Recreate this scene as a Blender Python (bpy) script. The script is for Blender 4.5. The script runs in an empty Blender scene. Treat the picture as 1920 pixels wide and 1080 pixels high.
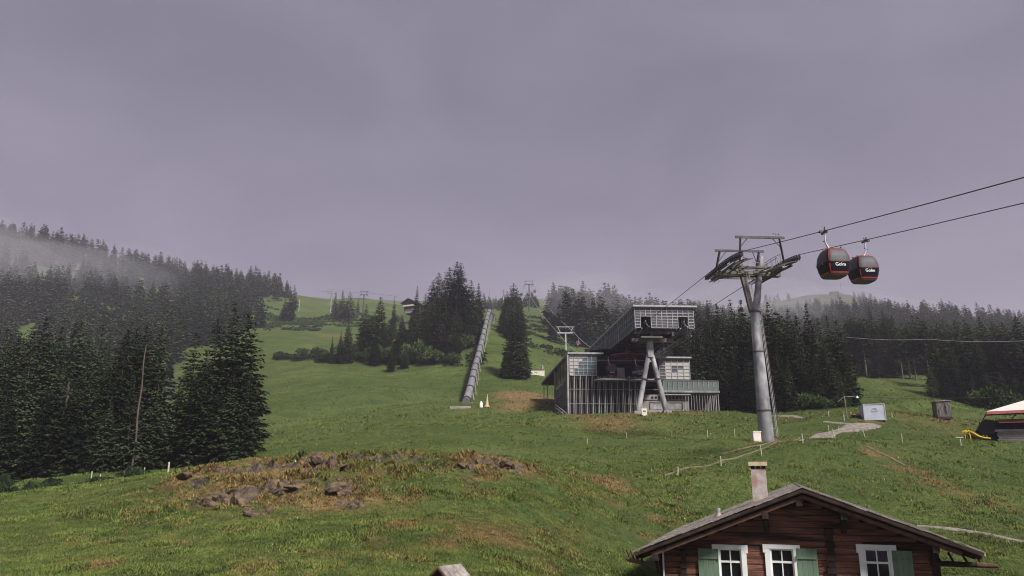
import bpy, math, random
import numpy as np
from mathutils import Vector, Matrix
R = math.radians
SC = bpy.context.scene
COL = SC.collection
random.seed(7); RNG = np.random.default_rng(7)

# ---------------------------------------------------------------- camera, world, sun, exposure
F, PITCH = 1400.0, R(14.0)                      # focal length in pixels of a 1920 wide picture
cam_d = bpy.data.cameras.new('camera'); cam = bpy.data.objects.new('camera', cam_d); COL.objects.link(cam)
cam_d.sensor_width = 36.0; cam_d.lens = 36.0 * F / 1920.0
cam_d.clip_start = 0.3; cam_d.clip_end = 12000
cam.location = (0, 0, 0); cam.rotation_euler = (R(90) + PITCH, 0, 0)
SC.camera = cam
SC.render.engine = 'CYCLES'
SC.cycles.max_bounces = 4; SC.cycles.diffuse_bounces = 2; SC.cycles.glossy_bounces = 2
SC.cycles.transmission_bounces = 2; SC.cycles.transparent_max_bounces = 6; SC.cycles.volume_bounces = 0
SC.cycles.use_denoising = True; SC.cycles.pixel_filter_type = 'BLACKMAN_HARRIS'; SC.cycles.filter_width = 1.05
SC.cycles.caustics_reflective = False; SC.cycles.caustics_refractive = False
SC.view_settings.view_transform = 'Standard'; SC.view_settings.look = 'None'
SC.view_settings.gamma = 1.0; SC.view_settings.use_curve_mapping = False
SC.view_settings.exposure = 2.0

SUN_EL, SUN_AZ = R(42), R(142)                  # azimuth clockwise from +Y (the viewing direction)
world = bpy.data.worlds.new('World'); SC.world = world; world.use_nodes = True
nt = world.node_tree; nt.nodes.clear()
def N(tree, typ, **kw):
    n = tree.nodes.new(typ)
    for k, v in kw.items():
        if k in n.inputs: n.inputs[k].default_value = v
        else: setattr(n, k, v)
    return n
wo = N(nt, 'ShaderNodeOutputWorld')
sky = N(nt, 'ShaderNodeTexSky', sky_type='NISHITA', sun_disc=False, sun_elevation=SUN_EL, sun_rotation=SUN_AZ)
bg1 = N(nt, 'ShaderNodeBackground', Strength=0.045); nt.links.new(sky.outputs[0], bg1.inputs[0])
bg2 = N(nt, 'ShaderNodeBackground', Strength=0.072)
tc = N(nt, 'ShaderNodeTexCoord')
mp = N(nt, 'ShaderNodeMapping'); mp.inputs['Scale'].default_value = (1.0, 1.0, 1.9)
nt.links.new(tc.outputs['Generated'], mp.inputs[0])
n1 = N(nt, 'ShaderNodeTexNoise', Scale=1.7, Detail=5.0, Roughness=0.55, Distortion=0.6); nt.links.new(mp.outputs[0], n1.inputs['Vector'])
sep = N(nt, 'ShaderNodeSeparateXYZ'); nt.links.new(tc.outputs['Generated'], sep.inputs[0])
el = N(nt, 'ShaderNodeValToRGB')                # cloud base: paler in the mist above the ridges, darker belly, paler again overhead
for i, (p, c) in enumerate([(0.0, (1.36, 1.20, 1.48)), (0.20, (1.28, 1.12, 1.40)), (0.32, (1.00, 0.89, 1.15)), (0.48, (0.82, 0.75, 0.98)), (0.66, (0.97, 0.90, 1.16)), (1.0, (1.06, 1.0, 1.28))]):
    e = el.color_ramp.elements[0] if i == 0 else el.color_ramp.elements.new(p)
    e.position = p; e.color = (*[x * .9 for x in c], 1)
el.color_ramp.elements[-1].position = 1.0
add = N(nt, 'ShaderNodeMath', operation='MULTIPLY_ADD'); add.inputs[1].default_value = 0.26
nt.links.new(n1.outputs[0], add.inputs[0]); 
sub = N(nt, 'ShaderNodeMath', operation='SUBTRACT'); sub.inputs[1].default_value = 0.13
nt.links.new(sep.outputs[2], sub.inputs[0]); nt.links.new(sub.outputs[0], add.inputs[2])
nt.links.new(add.outputs[0], el.inputs[0])
cr = N(nt, 'ShaderNodeMapRange'); cr.inputs['From Min'].default_value = .25; cr.inputs['From Max'].default_value = .75
cr.inputs['To Min'].default_value = 0.83; cr.inputs['To Max'].default_value = 1.18
n2 = N(nt, 'ShaderNodeTexNoise', Scale=3.4, Detail=7.0, Roughness=0.5, Distortion=.5); nt.links.new(mp.outputs[0], n2.inputs['Vector'])
nt.links.new(n2.outputs[0], cr.inputs[0])
mul = N(nt, 'ShaderNodeVectorMath', operation='SCALE'); nt.links.new(el.outputs[0], mul.inputs[0]); nt.links.new(cr.outputs[0], mul.inputs['Scale'])
nt.links.new(mul.outputs[0], bg2.inputs[0])
mx = N(nt, 'ShaderNodeMixShader', Fac=0.95)
nt.links.new(bg1.outputs[0], mx.inputs[1]); nt.links.new(bg2.outputs[0], mx.inputs[2]); nt.links.new(mx.outputs[0], wo.inputs[0])

sd = bpy.data.lights.new('sun', 'SUN'); sd.energy = 1.5; sd.angle = R(10); sd.color = (1.0, 0.95, 0.88)
sun = bpy.data.objects.new('sun', sd); COL.objects.link(sun)
sv = Vector((math.sin(SUN_AZ) * math.cos(SUN_EL), math.cos(SUN_AZ) * math.cos(SUN_EL), math.sin(SUN_EL)))
sun.rotation_euler = sv.to_track_quat('Z', 'Y').to_euler()

# ---------------------------------------------------------------- measuring: from the photograph to directions in the place
CP, SP = math.cos(PITCH), math.sin(PITCH)
def ray(px, py):
    a, b = (px - 960) / F, (540 - py) / F
    return Vector((a, CP - b * SP, SP + b * CP))
def at(px, py, Y):
    d = ray(px, py); return d * (Y / d.y)
def tpy(py): return np.tan(PITCH + np.arctan((540 - np.asarray(py, float)) / F))

# ---------------------------------------------------------------- terrain (a height field over bearing and distance)
CX = [-700, -300, 0, 150, 320, 500, 700, 870, 930, 1000, 1090, 1200, 1300, 1440, 1600, 1760, 1920, 2300, 2700]
G = {
 4:  [2300]*7+[2300,2300,2300,2400,2700,2700,2800,2800,2800,2800,2800,2800],
 6:  [1900]*7+[1900,1900,1930,2000,2100,2200,2300,2300,2300,2300,2300,2300],
 12: [1330,1330,1330,1330,1330,1325,1320,1320,1325,1340,1380,1430,1480,1560,1580,1580,1580,1580,1580],
 18: [1150,1150,1150,1150,1145,1140,1135,1140,1145,1160,1205,1260,1315,1380,1390,1390,1390,1390,1390],
 24: [1065,1065,1060,1055,1050,1045,1040,1045,1050,1065,1110,1160,1210,1275,1290,1290,1290,1290,1290],
 30: [1012,1012,1005,1000,990,975,970,975,980,1000,1035,1080,1130,1190,1200,1205,1205,1205,1205],
 36: [970,970,962,950,930,905,900,905,910,930,965,1010,1050,1100,1115,1120,1120,1120,1120],
 42: [940,940,930,915,888,860,852,858,862,880,915,960,990,1025,1040,1045,1050,1050,1050],
 50: [935,935,925,908,882,852,846,850,855,862,885,915,925,940,960,970,980,985,985],
 60: [955,950,938,922,900,872,858,860,862,870,884,878,880,882,890,905,920,930,930],
 70: [950,943,930,914,892,868,848,846,848,856,862,855,853,848,848,860,873,885,885],
 85: [940,932,920,904,881,850,820,813,813,817,826,828,820,806,808,818,829,840,840],
 100:[930,922,907,892,869,835,800,793,792,793,798,804,795,785,778,783,805,812,812],
 115:[920,912,892,878,856,818,788,780,777,776,774,768,770,770,764,766,785,795,795],
 135:[910,902,877,862,840,795,773,766,764,765,765,766,765,758,742,750,767,778,778],
 160:[900,890,857,842,815,766,750,748,748,750,756,762,760,752,722,732,752,762,762],
 190:[880,870,832,812,785,733,720,714,708,716,733,745,745,738,704,716,737,747,747],
 230:[850,835,790,770,745,690,686,668,655,680,705,718,718,715,693,700,717,727,727],
 300:[780,765,720,705,695,645,656,612,600,650,665,690,695,700,695,698,705,715,715],
 400:[660,650,625,625,630,614,622,580,588,612,612,635,650,668,668,668,675,685,685],
 550:[515,505,510,540,572,580,592,572,588,578,590,605,615,632,628,628,640,655,655],
 700:[400,412,448,476,513,542,572,576,590,570,590,600,605,608,596,594,612,625,625],
 1000:[440,470,500,520,545,560,585,590,585,580,600,605,600,560,550,600,622,640,640],
 1600:[560]*12+[620,610,610,620,640,660,660],
 5000:[640]*12+[650,650,650,650,660,670,670]}
YS = sorted(G)
U_ = (np.array(CX, float) - 960) / F; V_ = np.log(np.array(YS, float))
TT = tpy(np.array([G[y] for y in YS]))
NU, NV = 420, 420
ug = np.linspace(U_[0], U_[-1], NU); vg = np.linspace(V_[0], V_[-1], NV)
tmp = np.array([np.interp(ug, U_, r) for r in TT])
GT = np.array([np.interp(vg, V_, tmp[:, j]) for j in range(NU)]).T
def blur(a, s, ax):
    n = int(3 * s); k = np.exp(-.5 * (np.arange(-n, n + 1) / s) ** 2); k /= k.sum()
    p = [(0, 0), (0, 0)]; p[ax] = (n, n)
    return np.apply_along_axis(lambda m: np.convolve(m, k, 'valid'), ax, np.pad(a, p, mode='edge'))
GT = blur(blur(GT, 4.0, 1), 2.6, 0)
_h = RNG.random((256, 256))
def vnoise(x, y):
    x = np.asarray(x, float); y = np.asarray(y, float)
    xi = np.floor(x).astype(int); yi = np.floor(y).astype(int); fx = x - xi; fy = y - yi
    fx = fx * fx * (3 - 2 * fx); fy = fy * fy * (3 - 2 * fy)
    g = lambda a, b: _h[a & 255, b & 255]
    return (g(xi, yi) * (1 - fx) + g(xi + 1, yi) * fx) * (1 - fy) + (g(xi, yi + 1) * (1 - fx) + g(xi + 1, yi + 1) * fx) * fy - .5
def fbm(x, y, o=3):
    s = 0
    for i in range(o): s = s + vnoise(x * 2 ** i + 17 * i, y * 2 ** i + 31 * i) / 2 ** i
    return s
def zc(X, Y):
    Y = np.maximum(np.asarray(Y, float), 4.01); u = np.asarray(X, float) / Y; v = np.log(Y)
    a = np.clip((u - ug[0]) / (ug[1] - ug[0]), 0, NU - 1.001); b = np.clip((v - vg[0]) / (vg[1] - vg[0]), 0, NV - 1.001)
    i = a.astype(int); j = b.astype(int); fa = a - i; fb = b - j
    return ((GT[j, i] * (1 - fa) + GT[j, i + 1] * fa) * (1 - fb) + (GT[j + 1, i] * (1 - fa) + GT[j + 1, i + 1] * fa) * fb) * Y
KN = at(560, 905, 38)                           # middle of the rocky knoll
def knoll(X, Y):
    w = np.exp(-(((X - KN.x) / 7.5) ** 4 + ((Y - KN.y) / 5.5) ** 4)) + .8 * np.exp(-(((X + 1.0) / 3.2) ** 2 + ((Y - 41) / 3.) ** 2))
    q = fbm(X / 4.5 + 7, Y / 3 + 2, 4); h = (Y + 5.5 * q + X * .12) / 1.9; fr = h - np.floor(h)
    st = np.clip((fr - .62) / .30, 0, 1); st = st * st * (3 - 2 * st)
    on = np.clip((fbm(X / 3.1 + 30, Y / 2.4 + 11, 3) + .10) * 5, 0, 1) * w
    r = np.abs(fbm(X / 1.5 + 5, Y / 1.1, 4))
    face = on * np.clip(1 - np.abs(fr - .80) / .16, 0, 1)
    return w * r * .9 + on * (st - fr) * 1.0, face, w
def gz(X, Y):
    X = np.asarray(X, float); Y = np.asarray(Y, float)
    z = zc(X, Y)
    z = z + fbm(X / 5.5, Y / 5.5, 3) * 0.35 * np.clip((Y - 5) / 20, 0, 1) * np.clip(1.4 - Y / 400, .3, 1)
    z = z + fbm(X / 28 + 9, Y / 28, 2) * 1.3 * np.clip((Y - 90) / 120, 0, 1)
    z = z + fbm(X / 70 + 3, Y / 70, 3) * 9 * np.clip((Y - 330) / 300, 0, 1)
    z = z + (fbm(X / 16 + 2, Y / 8 + 5, 2) * 1.5 + fbm(X / 40 + 2, Y / 14 + 5, 2) * 1.6) * np.clip((Y - 42) / 40, 0, 1) * np.clip(2 - Y / 250, 0.2, 1)
    return z + knoll(X, Y)[0]
def gzs(X, Y): return float(gz(X, Y))
_YM = np.exp(np.linspace(math.log(12), math.log(2500), 2600))
def gp(px, py, ymin=20):
    """the first point of the ground met by the line of sight"""
    d = ray(px, py); X = d.x / d.y * _YM; Z = d.z / d.y * _YM
    h = gz(X, _YM) >= Z
    h &= _YM > ymin
    i = int(np.argmax(h)) if h.any() else 700
    return Vector((X[i], _YM[i], float(gz(X[i], _YM[i]))))
def gY(px, Y):
    X = (px - 960) / F * Y / .985; return Vector((X, Y, gzs(X, Y)))

# ---------------------------------------------------------------- mesh helpers
class MB:
    def __init__(s): s.v = []; s.f = []; s.m = []; s.sm = []
    def add(s, vs, fs, m=0, smooth=False):
        o = len(s.v); s.v += [tuple(p) for p in vs]
        for f in fs: s.f.append(tuple(i + o for i in f)); s.m.append(m); s.sm.append(smooth)
    def box(s, c, d, m=0, rot=None, taper=1.0):
        hx, hy, hz = d[0] / 2, d[1] / 2, d[2] / 2; vs = []
        for z in (-hz, hz):
            k = taper if z > 0 else 1
            for x, y in ((-hx, -hy), (hx, -hy), (hx, hy), (-hx, hy)): vs.append(Vector((x * k, y * k, z)))
        if rot is not None: vs = [rot @ p for p in vs]
        c = Vector(c); s.add([p + c for p in vs], [(3, 2, 1, 0), (4, 5, 6, 7), (0, 1, 5, 4), (1, 2, 6, 5), (2, 3, 7, 6), (3, 0, 4, 7)], m)
    def span(s, x0, x1, y0, y1, z0, z1, m=0): s.box(((x0 + x1) / 2, (y0 + y1) / 2, (z0 + z1) / 2), (abs(x1 - x0), abs(y1 - y0), abs(z1 - z0)), m)
    def beam(s, p, q, w, h, m=0, up=(0, 0, 1)):
        p, q = Vector(p), Vector(q); d = q - p; L = d.length
        if L < 1e-6: return
        y = d / L; u = Vector(up)
        if abs(y.dot(u)) > .98: u = Vector((1, 0, 0))
        x = y.cross(u).normalized(); z = x.cross(y)
        s.box((p + q) / 2, (w, L, h), m, Matrix((x, y, z)).transposed())
    def tube(s, pts, r, m=0, n=8, caps=True, smooth=True):
        pts = [Vector(p) for p in pts]; rs = r if isinstance(r, (list, tuple)) else [r] * len(pts)
        o = len(s.v); ref = None
        for i, p in enumerate(pts):
            t = (pts[min(i + 1, len(pts) - 1)] - pts[max(i - 1, 0)]).normalized()
            if ref is None: ref = Vector((0, 0, 1)) if abs(t.z) < .9 else Vector((1, 0, 0))
            x = t.cross(ref).normalized(); y = x.cross(t).normalized(); ref = y
            for k in range(n):
                a = 2 * math.pi * k / n; s.v.append(tuple(p + (x * math.cos(a) + y * math.sin(a)) * rs[i]))
        for i in range(len(pts) - 1):
            for k in range(n):
                a, b = o + i * n + k, o + i * n + (k + 1) % n
                s.f.append((a, b, b + n, a + n)); s.m.append(m); s.sm.append(smooth)
        if caps:
            e = o + (len(pts) - 1) * n; c0 = [s.v[o + k] for k in range(n)]; c1 = [s.v[e + k] for k in range(n)]
            s.add(c0, [tuple(range(n))[::-1]], m); s.add(c1, [tuple(range(n))], m)
    def prism(s, poly, y0, y1, m=0):
        """polygon in the xz plane pushed from y0 to y1"""
        n = len(poly); vs = [(x, y0, z) for x, z in poly] + [(x, y1, z) for x, z in poly]
        s.add(vs, [tuple(range(n))[::-1], tuple(range(n, 2 * n))] + [(i, (i + 1) % n, (i + 1) % n + n, i + n) for i in range(n)], m)
    def mesh(s, name, mats):
        me = bpy.data.meshes.new(name); me.from_pydata(s.v, [], s.f)
        for mt in (mats if isinstance(mats, (list, tuple)) else [mats]): me.materials.append(mt)
        me.polygons.foreach_set('material_index', s.m); me.polygons.foreach_set('use_smooth', s.sm); me.update()
        return me
    def build(s, name, mats, parent=None, loc=None, rz=None):
        return link(name, s.mesh(name, mats), parent, loc, rz)
def link(name, data, parent=None, loc=None, rz=None):
    o = bpy.data.objects.new(name, data); COL.objects.link(o)
    if parent is not None: o.parent = parent
    if loc is not None: o.location = loc
    if rz is not None: o.rotation_euler = (0, 0, rz)
    return o
def npmesh(name, verts, quads, mats, mi=None, smooth=False):
    """fast mesh from arrays; every face has the same number of corners"""
    me = bpy.data.meshes.new(name); verts = np.asarray(verts, np.float32); quads = np.asarray(quads, np.int32)
    k = quads.shape[1]; nf = len(quads)
    me.vertices.add(len(verts)); me.vertices.foreach_set('co', verts.ravel())
    me.loops.add(nf * k); me.loops.foreach_set('vertex_index', quads.ravel())
    me.polygons.add(nf); me.polygons.foreach_set('loop_start', np.arange(nf, dtype=np.int32) * k)
    for mt in mats: me.materials.append(mt)
    if mi is not None: me.polygons.foreach_set('material_index', np.asarray(mi, np.int32))
    if smooth: me.polygons.foreach_set('use_smooth', np.ones(nf, bool))
    me.update(calc_edges=True); me.validate()
    return me
def tag(o, label=None, cat=None, group=None, kind=None):
    for k, v in (('label', label), ('category', cat), ('group', group), ('kind', kind)):
        if v: o[k] = v
    return o
def thing(name, label, cat, loc=(0, 0, 0), rz=0, group=None):
    o = link(name, None, None, loc, rz); o.empty_display_size = .3
    return tag(o, label, cat, group)
def copy_tree(o, parent=None):
    c = o.copy(); COL.objects.link(c); c.parent = parent
    for ch in [x for x in o.children]: copy_tree(ch, c)
    return c

# ---------------------------------------------------------------- materials
def mat(name, c1, c2=None, scale=4.0, rough=.8, bump=0.0, bscale=None, metal=0.0, detail=4.0, stretch=(1, 1, 1), spec=.4, lo=.35, hi=.65, rand=0.0, c3=None, s3=.6):
    m = bpy.data.materials.new(name); m.use_nodes = True; t = m.node_tree; b = t.nodes['Principled BSDF']
    b.inputs['Roughness'].default_value = rough; b.inputs['Metallic'].default_value = metal; b.inputs['Specular IOR Level'].default_value = spec
    b.inputs['Base Color'].default_value = (*c1, 1)
    if c2 is None and not bump and not rand: return m
    tc = N(t, 'ShaderNodeTexCoord'); mp = N(t, 'ShaderNodeMapping'); mp.inputs['Scale'].default_value = stretch
    t.links.new(tc.outputs['Object'], mp.inputs[0])
    if rand:
        oi = N(t, 'ShaderNodeObjectInfo'); cm = N(t, 'ShaderNodeCombineXYZ'); sc = N(t, 'ShaderNodeMath', operation='MULTIPLY'); sc.inputs[1].default_value = 50
        t.links.new(oi.outputs['Random'], sc.inputs[0]); t.links.new(sc.outputs[0], cm.inputs[0]); t.links.new(sc.outputs[0], cm.inputs[1])
        t.links.new(cm.outputs[0], mp.inputs['Location'])
    col = None
    if c2 is not None:
        nz = N(t, 'ShaderNodeTexNoise', Scale=scale, Detail=detail, Roughness=.6); t.links.new(mp.outputs[0], nz.inputs['Vector'])
        rp = N(t, 'ShaderNodeValToRGB'); rp.color_ramp.elements[0].position = lo; rp.color_ramp.elements[1].position = hi
        rp.color_ramp.elements[0].color = (*c1, 1); rp.color_ramp.elements[1].color = (*c2, 1)
        t.links.new(nz.outputs[0], rp.inputs[0]); col = rp.outputs[0]
    if c3 is not None:
        n3 = N(t, 'ShaderNodeTexNoise', Scale=s3, Detail=3.0, Roughness=.6); t.links.new(mp.outputs[0], n3.inputs['Vector'])
        r3 = N(t, 'ShaderNodeMapRange'); r3.inputs['From Min'].default_value = .5; r3.inputs['From Max'].default_value = .66; t.links.new(n3.outputs[0], r3.inputs[0])
        mi = N(t, 'ShaderNodeMix', data_type='RGBA'); mi.inputs[7].default_value = (*c3, 1); t.links.new(col, mi.inputs[6]); t.links.new(r3.outputs[0], mi.inputs[0]); col = mi.outputs[2]
    if rand:
        hs = N(t, 'ShaderNodeHueSaturation'); mr = N(t, 'ShaderNodeMapRange'); mr.inputs['To Min'].default_value = 1 - rand; mr.inputs['To Max'].default_value = 1 + rand
        t.links.new(oi.outputs['Random'], mr.inputs[0]); t.links.new(mr.outputs[0], hs.inputs['Value'])
        if col is None: hs.inputs['Color'].default_value = (*c1, 1)
        else: t.links.new(col, hs.inputs['Color'])
        col = hs.outputs[0]
    if col is not None: t.links.new(col, b.inputs['Base Color'])
    if bump:
        nb = N(t, 'ShaderNodeTexNoise', Scale=bscale or scale * 2, Detail=4.0); t.links.new(mp.outputs[0], nb.inputs['Vector'])
        bp = N(t, 'ShaderNodeBump', Strength=bump, Distance=.05); t.links.new(nb.outputs[0], bp.inputs['Height']); t.links.new(bp.outputs[0], b.inputs['Normal'])
    return m
M = {}
M['needle'] = mat('needle', (.011, .019, .011), (.064, .084, .037), scale=1.1, rough=.9, spec=.08, rand=.38, detail=5, lo=.38, hi=.66)
M['needle_light'] = mat('needle_light', (.018, .034, .013), (.06, .085, .03), scale=.9, rough=.9, spec=.1, rand=.25, detail=5)
M['leafbush'] = mat('leafbush', (.022, .042, .014), (.065, .10, .032), scale=1.1, rough=.85, spec=.15, rand=.3, detail=4)
M['dwarf'] = mat('dwarf', (.012, .026, .012), (.036, .058, .024), scale=1.1, rough=.9, spec=.1, rand=.3, detail=4)
M['bark'] = mat('bark', (.045, .035, .028), (.13, .10, .075), scale=3, rough=.95, bump=.5, stretch=(1, 1, .3))
M['barkpale'] = mat('barkpale', (.14, .11, .09), (.27, .22, .18), scale=3, rough=.95, stretch=(1, 1, .3))
# ---------------------------------------------------------------- the ground sheet
DRY = []      # (x, y, radius, strength): withered, reddish turf
ROCKY = []
for px, py, r, s in [(520, 900, 6.0, .55), (900, 875, 5.0, .45), (1140, 915, 4., .4), (420, 890, 5, .5), (630, 900, 4, .5), (940, 1000, 4, .4), (470, 905, 2.8, 1.), (540, 880, 3.0, 1.), (600, 868, 2.6, .9), (650, 935, 2.2, 1.), (560, 925, 2.4, .8), (395, 915, 2.2, .7), (350, 893, 1.4, .9), (420, 878, 1.8, .9), (500, 862, 2.4, .8), (690, 850, 2.0, .6),
                     (770, 850, 1.8, .6), (880, 868, 2.2, .9), (950, 870, 2.4, 1.), (905, 893, 1.2, .9), (760, 940, 1.3, .6), (1140, 905, 2.2, .9), (1180, 920, 1.4, .7), (1150, 945, 1.2, .6), (915, 1000, 1.8, .8), (950, 1015, 1.3, .7), (760, 985, .8, .8),
                     (840, 1020, 1.2, .6), (470, 1070, .9, .6), (205, 1055, .8, .5), (1230, 970, 1.0, .7), (1215, 1010, .8, .6), (700, 1010, 1., .5), (610, 1040, .8, .5), (1060, 1000, 1.2, .5), (200, 945, .8, .4), (230, 925, .8, .4)]:
    p = gp(px, py); DRY.append((p.x, p.y, r, s))
for px, py, r, s in [(1437, 824, 2.2, .9), (1208, 776, 4, .8), (1300, 775, 4, .6), (1090, 782, 4, .7), (868, 766, 3, .8), (1632, 790, 2.5, .7), (1768, 788, 2.5, .8), (985, 745, 9, 1.), (970, 760, 6, .8), (1140, 790, 8, .7), (1230, 785, 7, .5), (960, 735, 6, .5), (620, 602, 20, .4), (440 + 180, 630, 18, .6), (590, 635, 14, .4), (520, 690, 9, .4), (700, 700, 8, .25), (1740, 790, 10, .5), (1810, 797, 8, .45), (1690, 782, 6, .5),
                     (1640, 850, 2.2, .7), (1700, 880, 2.4, .8), (1750, 905, 2.4, .7), (1800, 925, 2.2, .6), (1860, 945, 2.4, .5), (1400, 830, 5, .3), (1350, 850, 3.5, .3), (1500, 790, 5, .3), (1200, 835, 5, .3), (640, 800, 8, .25)]:
    p = gp(px, py); DRY.append((p.x, p.y, r, s))
for px, py, r, s in [(470, 920, 1.5, 1.), (430, 935, 1.2, 1.), (510, 905, 1.0, 1), (625, 908, 1.1, 1.), (660, 935, .9, .8), (965, 880, .8, .8), (660, 945, .8, .8)]:
    p = gp(px, py); ROCKY.append((p.x, p.y, r, s))
def field(L, X, Y):
    m = np.zeros_like(X)
    for x, y, r, s in L: m = np.maximum(m, s * np.exp(-(((X - x) / r) ** 2 + ((Y - y) / (r * 1.3)) ** 2)))
    return m
uu = np.concatenate([np.linspace(-1.18, -.76, 40)[:-1], np.linspace(-.76, .76, 520), np.linspace(.76, 1.24, 45)[1:]])
vv = np.concatenate([np.linspace(math.log(4.2), math.log(20), 40)[:-1], np.linspace(math.log(20), math.log(58), 380)[:-1], np.linspace(math.log(58), math.log(1100), 420), np.linspace(math.log(1100), math.log(4900), 30)[1:]])
UU, VV = np.meshgrid(uu, vv); YY = np.exp(VV); XX = UU * YY; ZZ = gz(XX, YY)
nr, nc = XX.shape; idx = np.arange(nr * nc).reshape(nr, nc)
Q = np.stack([idx[:-1, :-1], idx[:-1, 1:], idx[1:, 1:], idx[1:, :-1]], -1).reshape(-1, 4)
gm = bpy.data.materials.new('meadow'); gm.use_nodes = True; t = gm.node_tree; b = t.nodes['Principled BSDF']
b.inputs['Roughness'].default_value = .95; b.inputs['Specular IOR Level'].default_value = .1
geo = N(t, 'ShaderNodeTexCoord')
def gn(scale, detail=5.0, rough=.6, st=(1, 1, 1)):
    mpp = N(t, 'ShaderNodeMapping'); mpp.inputs['Scale'].default_value = st; t.links.new(geo.outputs['Object'], mpp.inputs[0])
    n = N(t, 'ShaderNodeTexNoise', Scale=scale, Detail=detail, Roughness=rough); t.links.new(mpp.outputs[0], n.inputs['Vector']); return n.outputs[0]
def ramp(src, stops):
    r = N(t, 'ShaderNodeValToRGB')
    for i, (p, c) in enumerate(stops):
        e = r.color_ramp.elements[i] if i < 2 else r.color_ramp.elements.new(p)
        e.position = p; e.color = (*c, 1)
    t.links.new(src, r.inputs[0]); return r.outputs[0]
def mixc(f, a, c, blend='MIX'):
    m = N(t, 'ShaderNodeMix', data_type='RGBA', blend_type=blend)
    for s, v in ((0, f), (6, a), (7, c)):
        if isinstance(v, tuple): m.inputs[s].default_value = (*v, 1)
        elif isinstance(v, (int, float)): m.inputs[s].default_value = v
        else: t.links.new(v, m.inputs[s])
    return m.outputs[2]
def mth(op, a, c=None, d=None):
    m = N(t, 'ShaderNodeMath', operation=op); m.use_clamp = op in ('MULTIPLY', 'ADD') 
    for i, v in enumerate((a, c, d)):
        if v is None: continue
        if isinstance(v, (int, float)): m.inputs[i].default_value = v
        else: t.links.new(v, m.inputs[i])
    return m.outputs[0]
def mr(src, a, c, d=0., e=1.):
    m = N(t, 'ShaderNodeMapRange'); t.links.new(src, m.inputs[0])
    for i, v in enumerate((a, c, d, e)): m.inputs[i + 1].default_value = v
    return m.outputs[0]
big = gn(.035, 4); mid = gn(.35, 5); fin = gn(2.6, 6, .7); vf = gn(9., 5, .75)
base = ramp(fin, [(.34, (.020, .032, .012)), (.50, (.078, .115, .030)), (.66, (.175, .205, .058))])
base = mixc(mr(mid, .42, .66, 0, .6), base, (.10, .13, .036))
base = mixc(mr(gn(.10, 5, .6, (1, 2.6, 1)), .44, .60, 0, .6), base, (.032, .056, .016))  # turf bands across the slope, doubling as painted shade of its undulations
base = mixc(mr(gn(.07, 4, .6, (1, 3, 1)), .52, .66, 0, .45), base, (.15, .15, .06))
base = mixc(mr(big, .40, .62, 0, .55), base, (.045, .075, .020))
base = mixc(mr(vf, .54, .64, 0, .75), base, (.016, .024, .009))
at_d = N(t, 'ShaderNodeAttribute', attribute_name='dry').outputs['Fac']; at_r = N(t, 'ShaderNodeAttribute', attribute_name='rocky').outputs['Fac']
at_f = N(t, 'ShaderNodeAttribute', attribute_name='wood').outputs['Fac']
dn = gn(.9, 6, .75)
dmask = mr(mth('ADD', mth('MULTIPLY', at_d, .55), mth('MULTIPLY', dn, .62)), .55, .72)
dcol = ramp(gn(3.3, 6, .7), [(.35, (.05, .036, .020)), (.5, (.18, .112, .055)), (.66, (.36, .23, .11))])
base = mixc(mth('MULTIPLY', dmask, .8), base, dcol)
sp = mr(gn(1.3, 8, .9), .55, .66, 0, .8)        # small withered flecks in all the turf
base = mixc(mth('MULTIPLY', sp, .65), base, (.20, .145, .07))
rc = ramp(gn(3.4, 8, .8), [(.38, (.018, .015, .013)), (.52, (.10, .08, .068)), (.66, (.24, .20, .18))])
base = mixc(mr(mth('ADD', mth('MULTIPLY', at_r, .8), mth('MULTIPLY', dn, .3)), .56, .72), base, rc)
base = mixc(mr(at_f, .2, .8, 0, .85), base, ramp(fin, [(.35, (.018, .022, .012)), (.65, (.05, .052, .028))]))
t.links.new(base, b.inputs['Base Color'])
bp = N(t, 'ShaderNodeBump', Strength=.9, Distance=.25); t.links.new(mixc(.5, fin, vf), bp.inputs['Height']); t.links.new(bp.outputs[0], b.inputs['Normal'])
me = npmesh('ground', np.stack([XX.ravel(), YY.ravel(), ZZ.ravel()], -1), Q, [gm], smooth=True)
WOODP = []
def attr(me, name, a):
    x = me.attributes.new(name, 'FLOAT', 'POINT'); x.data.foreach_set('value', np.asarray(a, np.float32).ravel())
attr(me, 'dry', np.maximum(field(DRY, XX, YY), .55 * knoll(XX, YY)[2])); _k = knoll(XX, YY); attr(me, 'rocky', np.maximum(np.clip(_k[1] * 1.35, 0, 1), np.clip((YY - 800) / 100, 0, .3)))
ground = tag(link('ground', me), kind='structure'); GROUND = me

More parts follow.
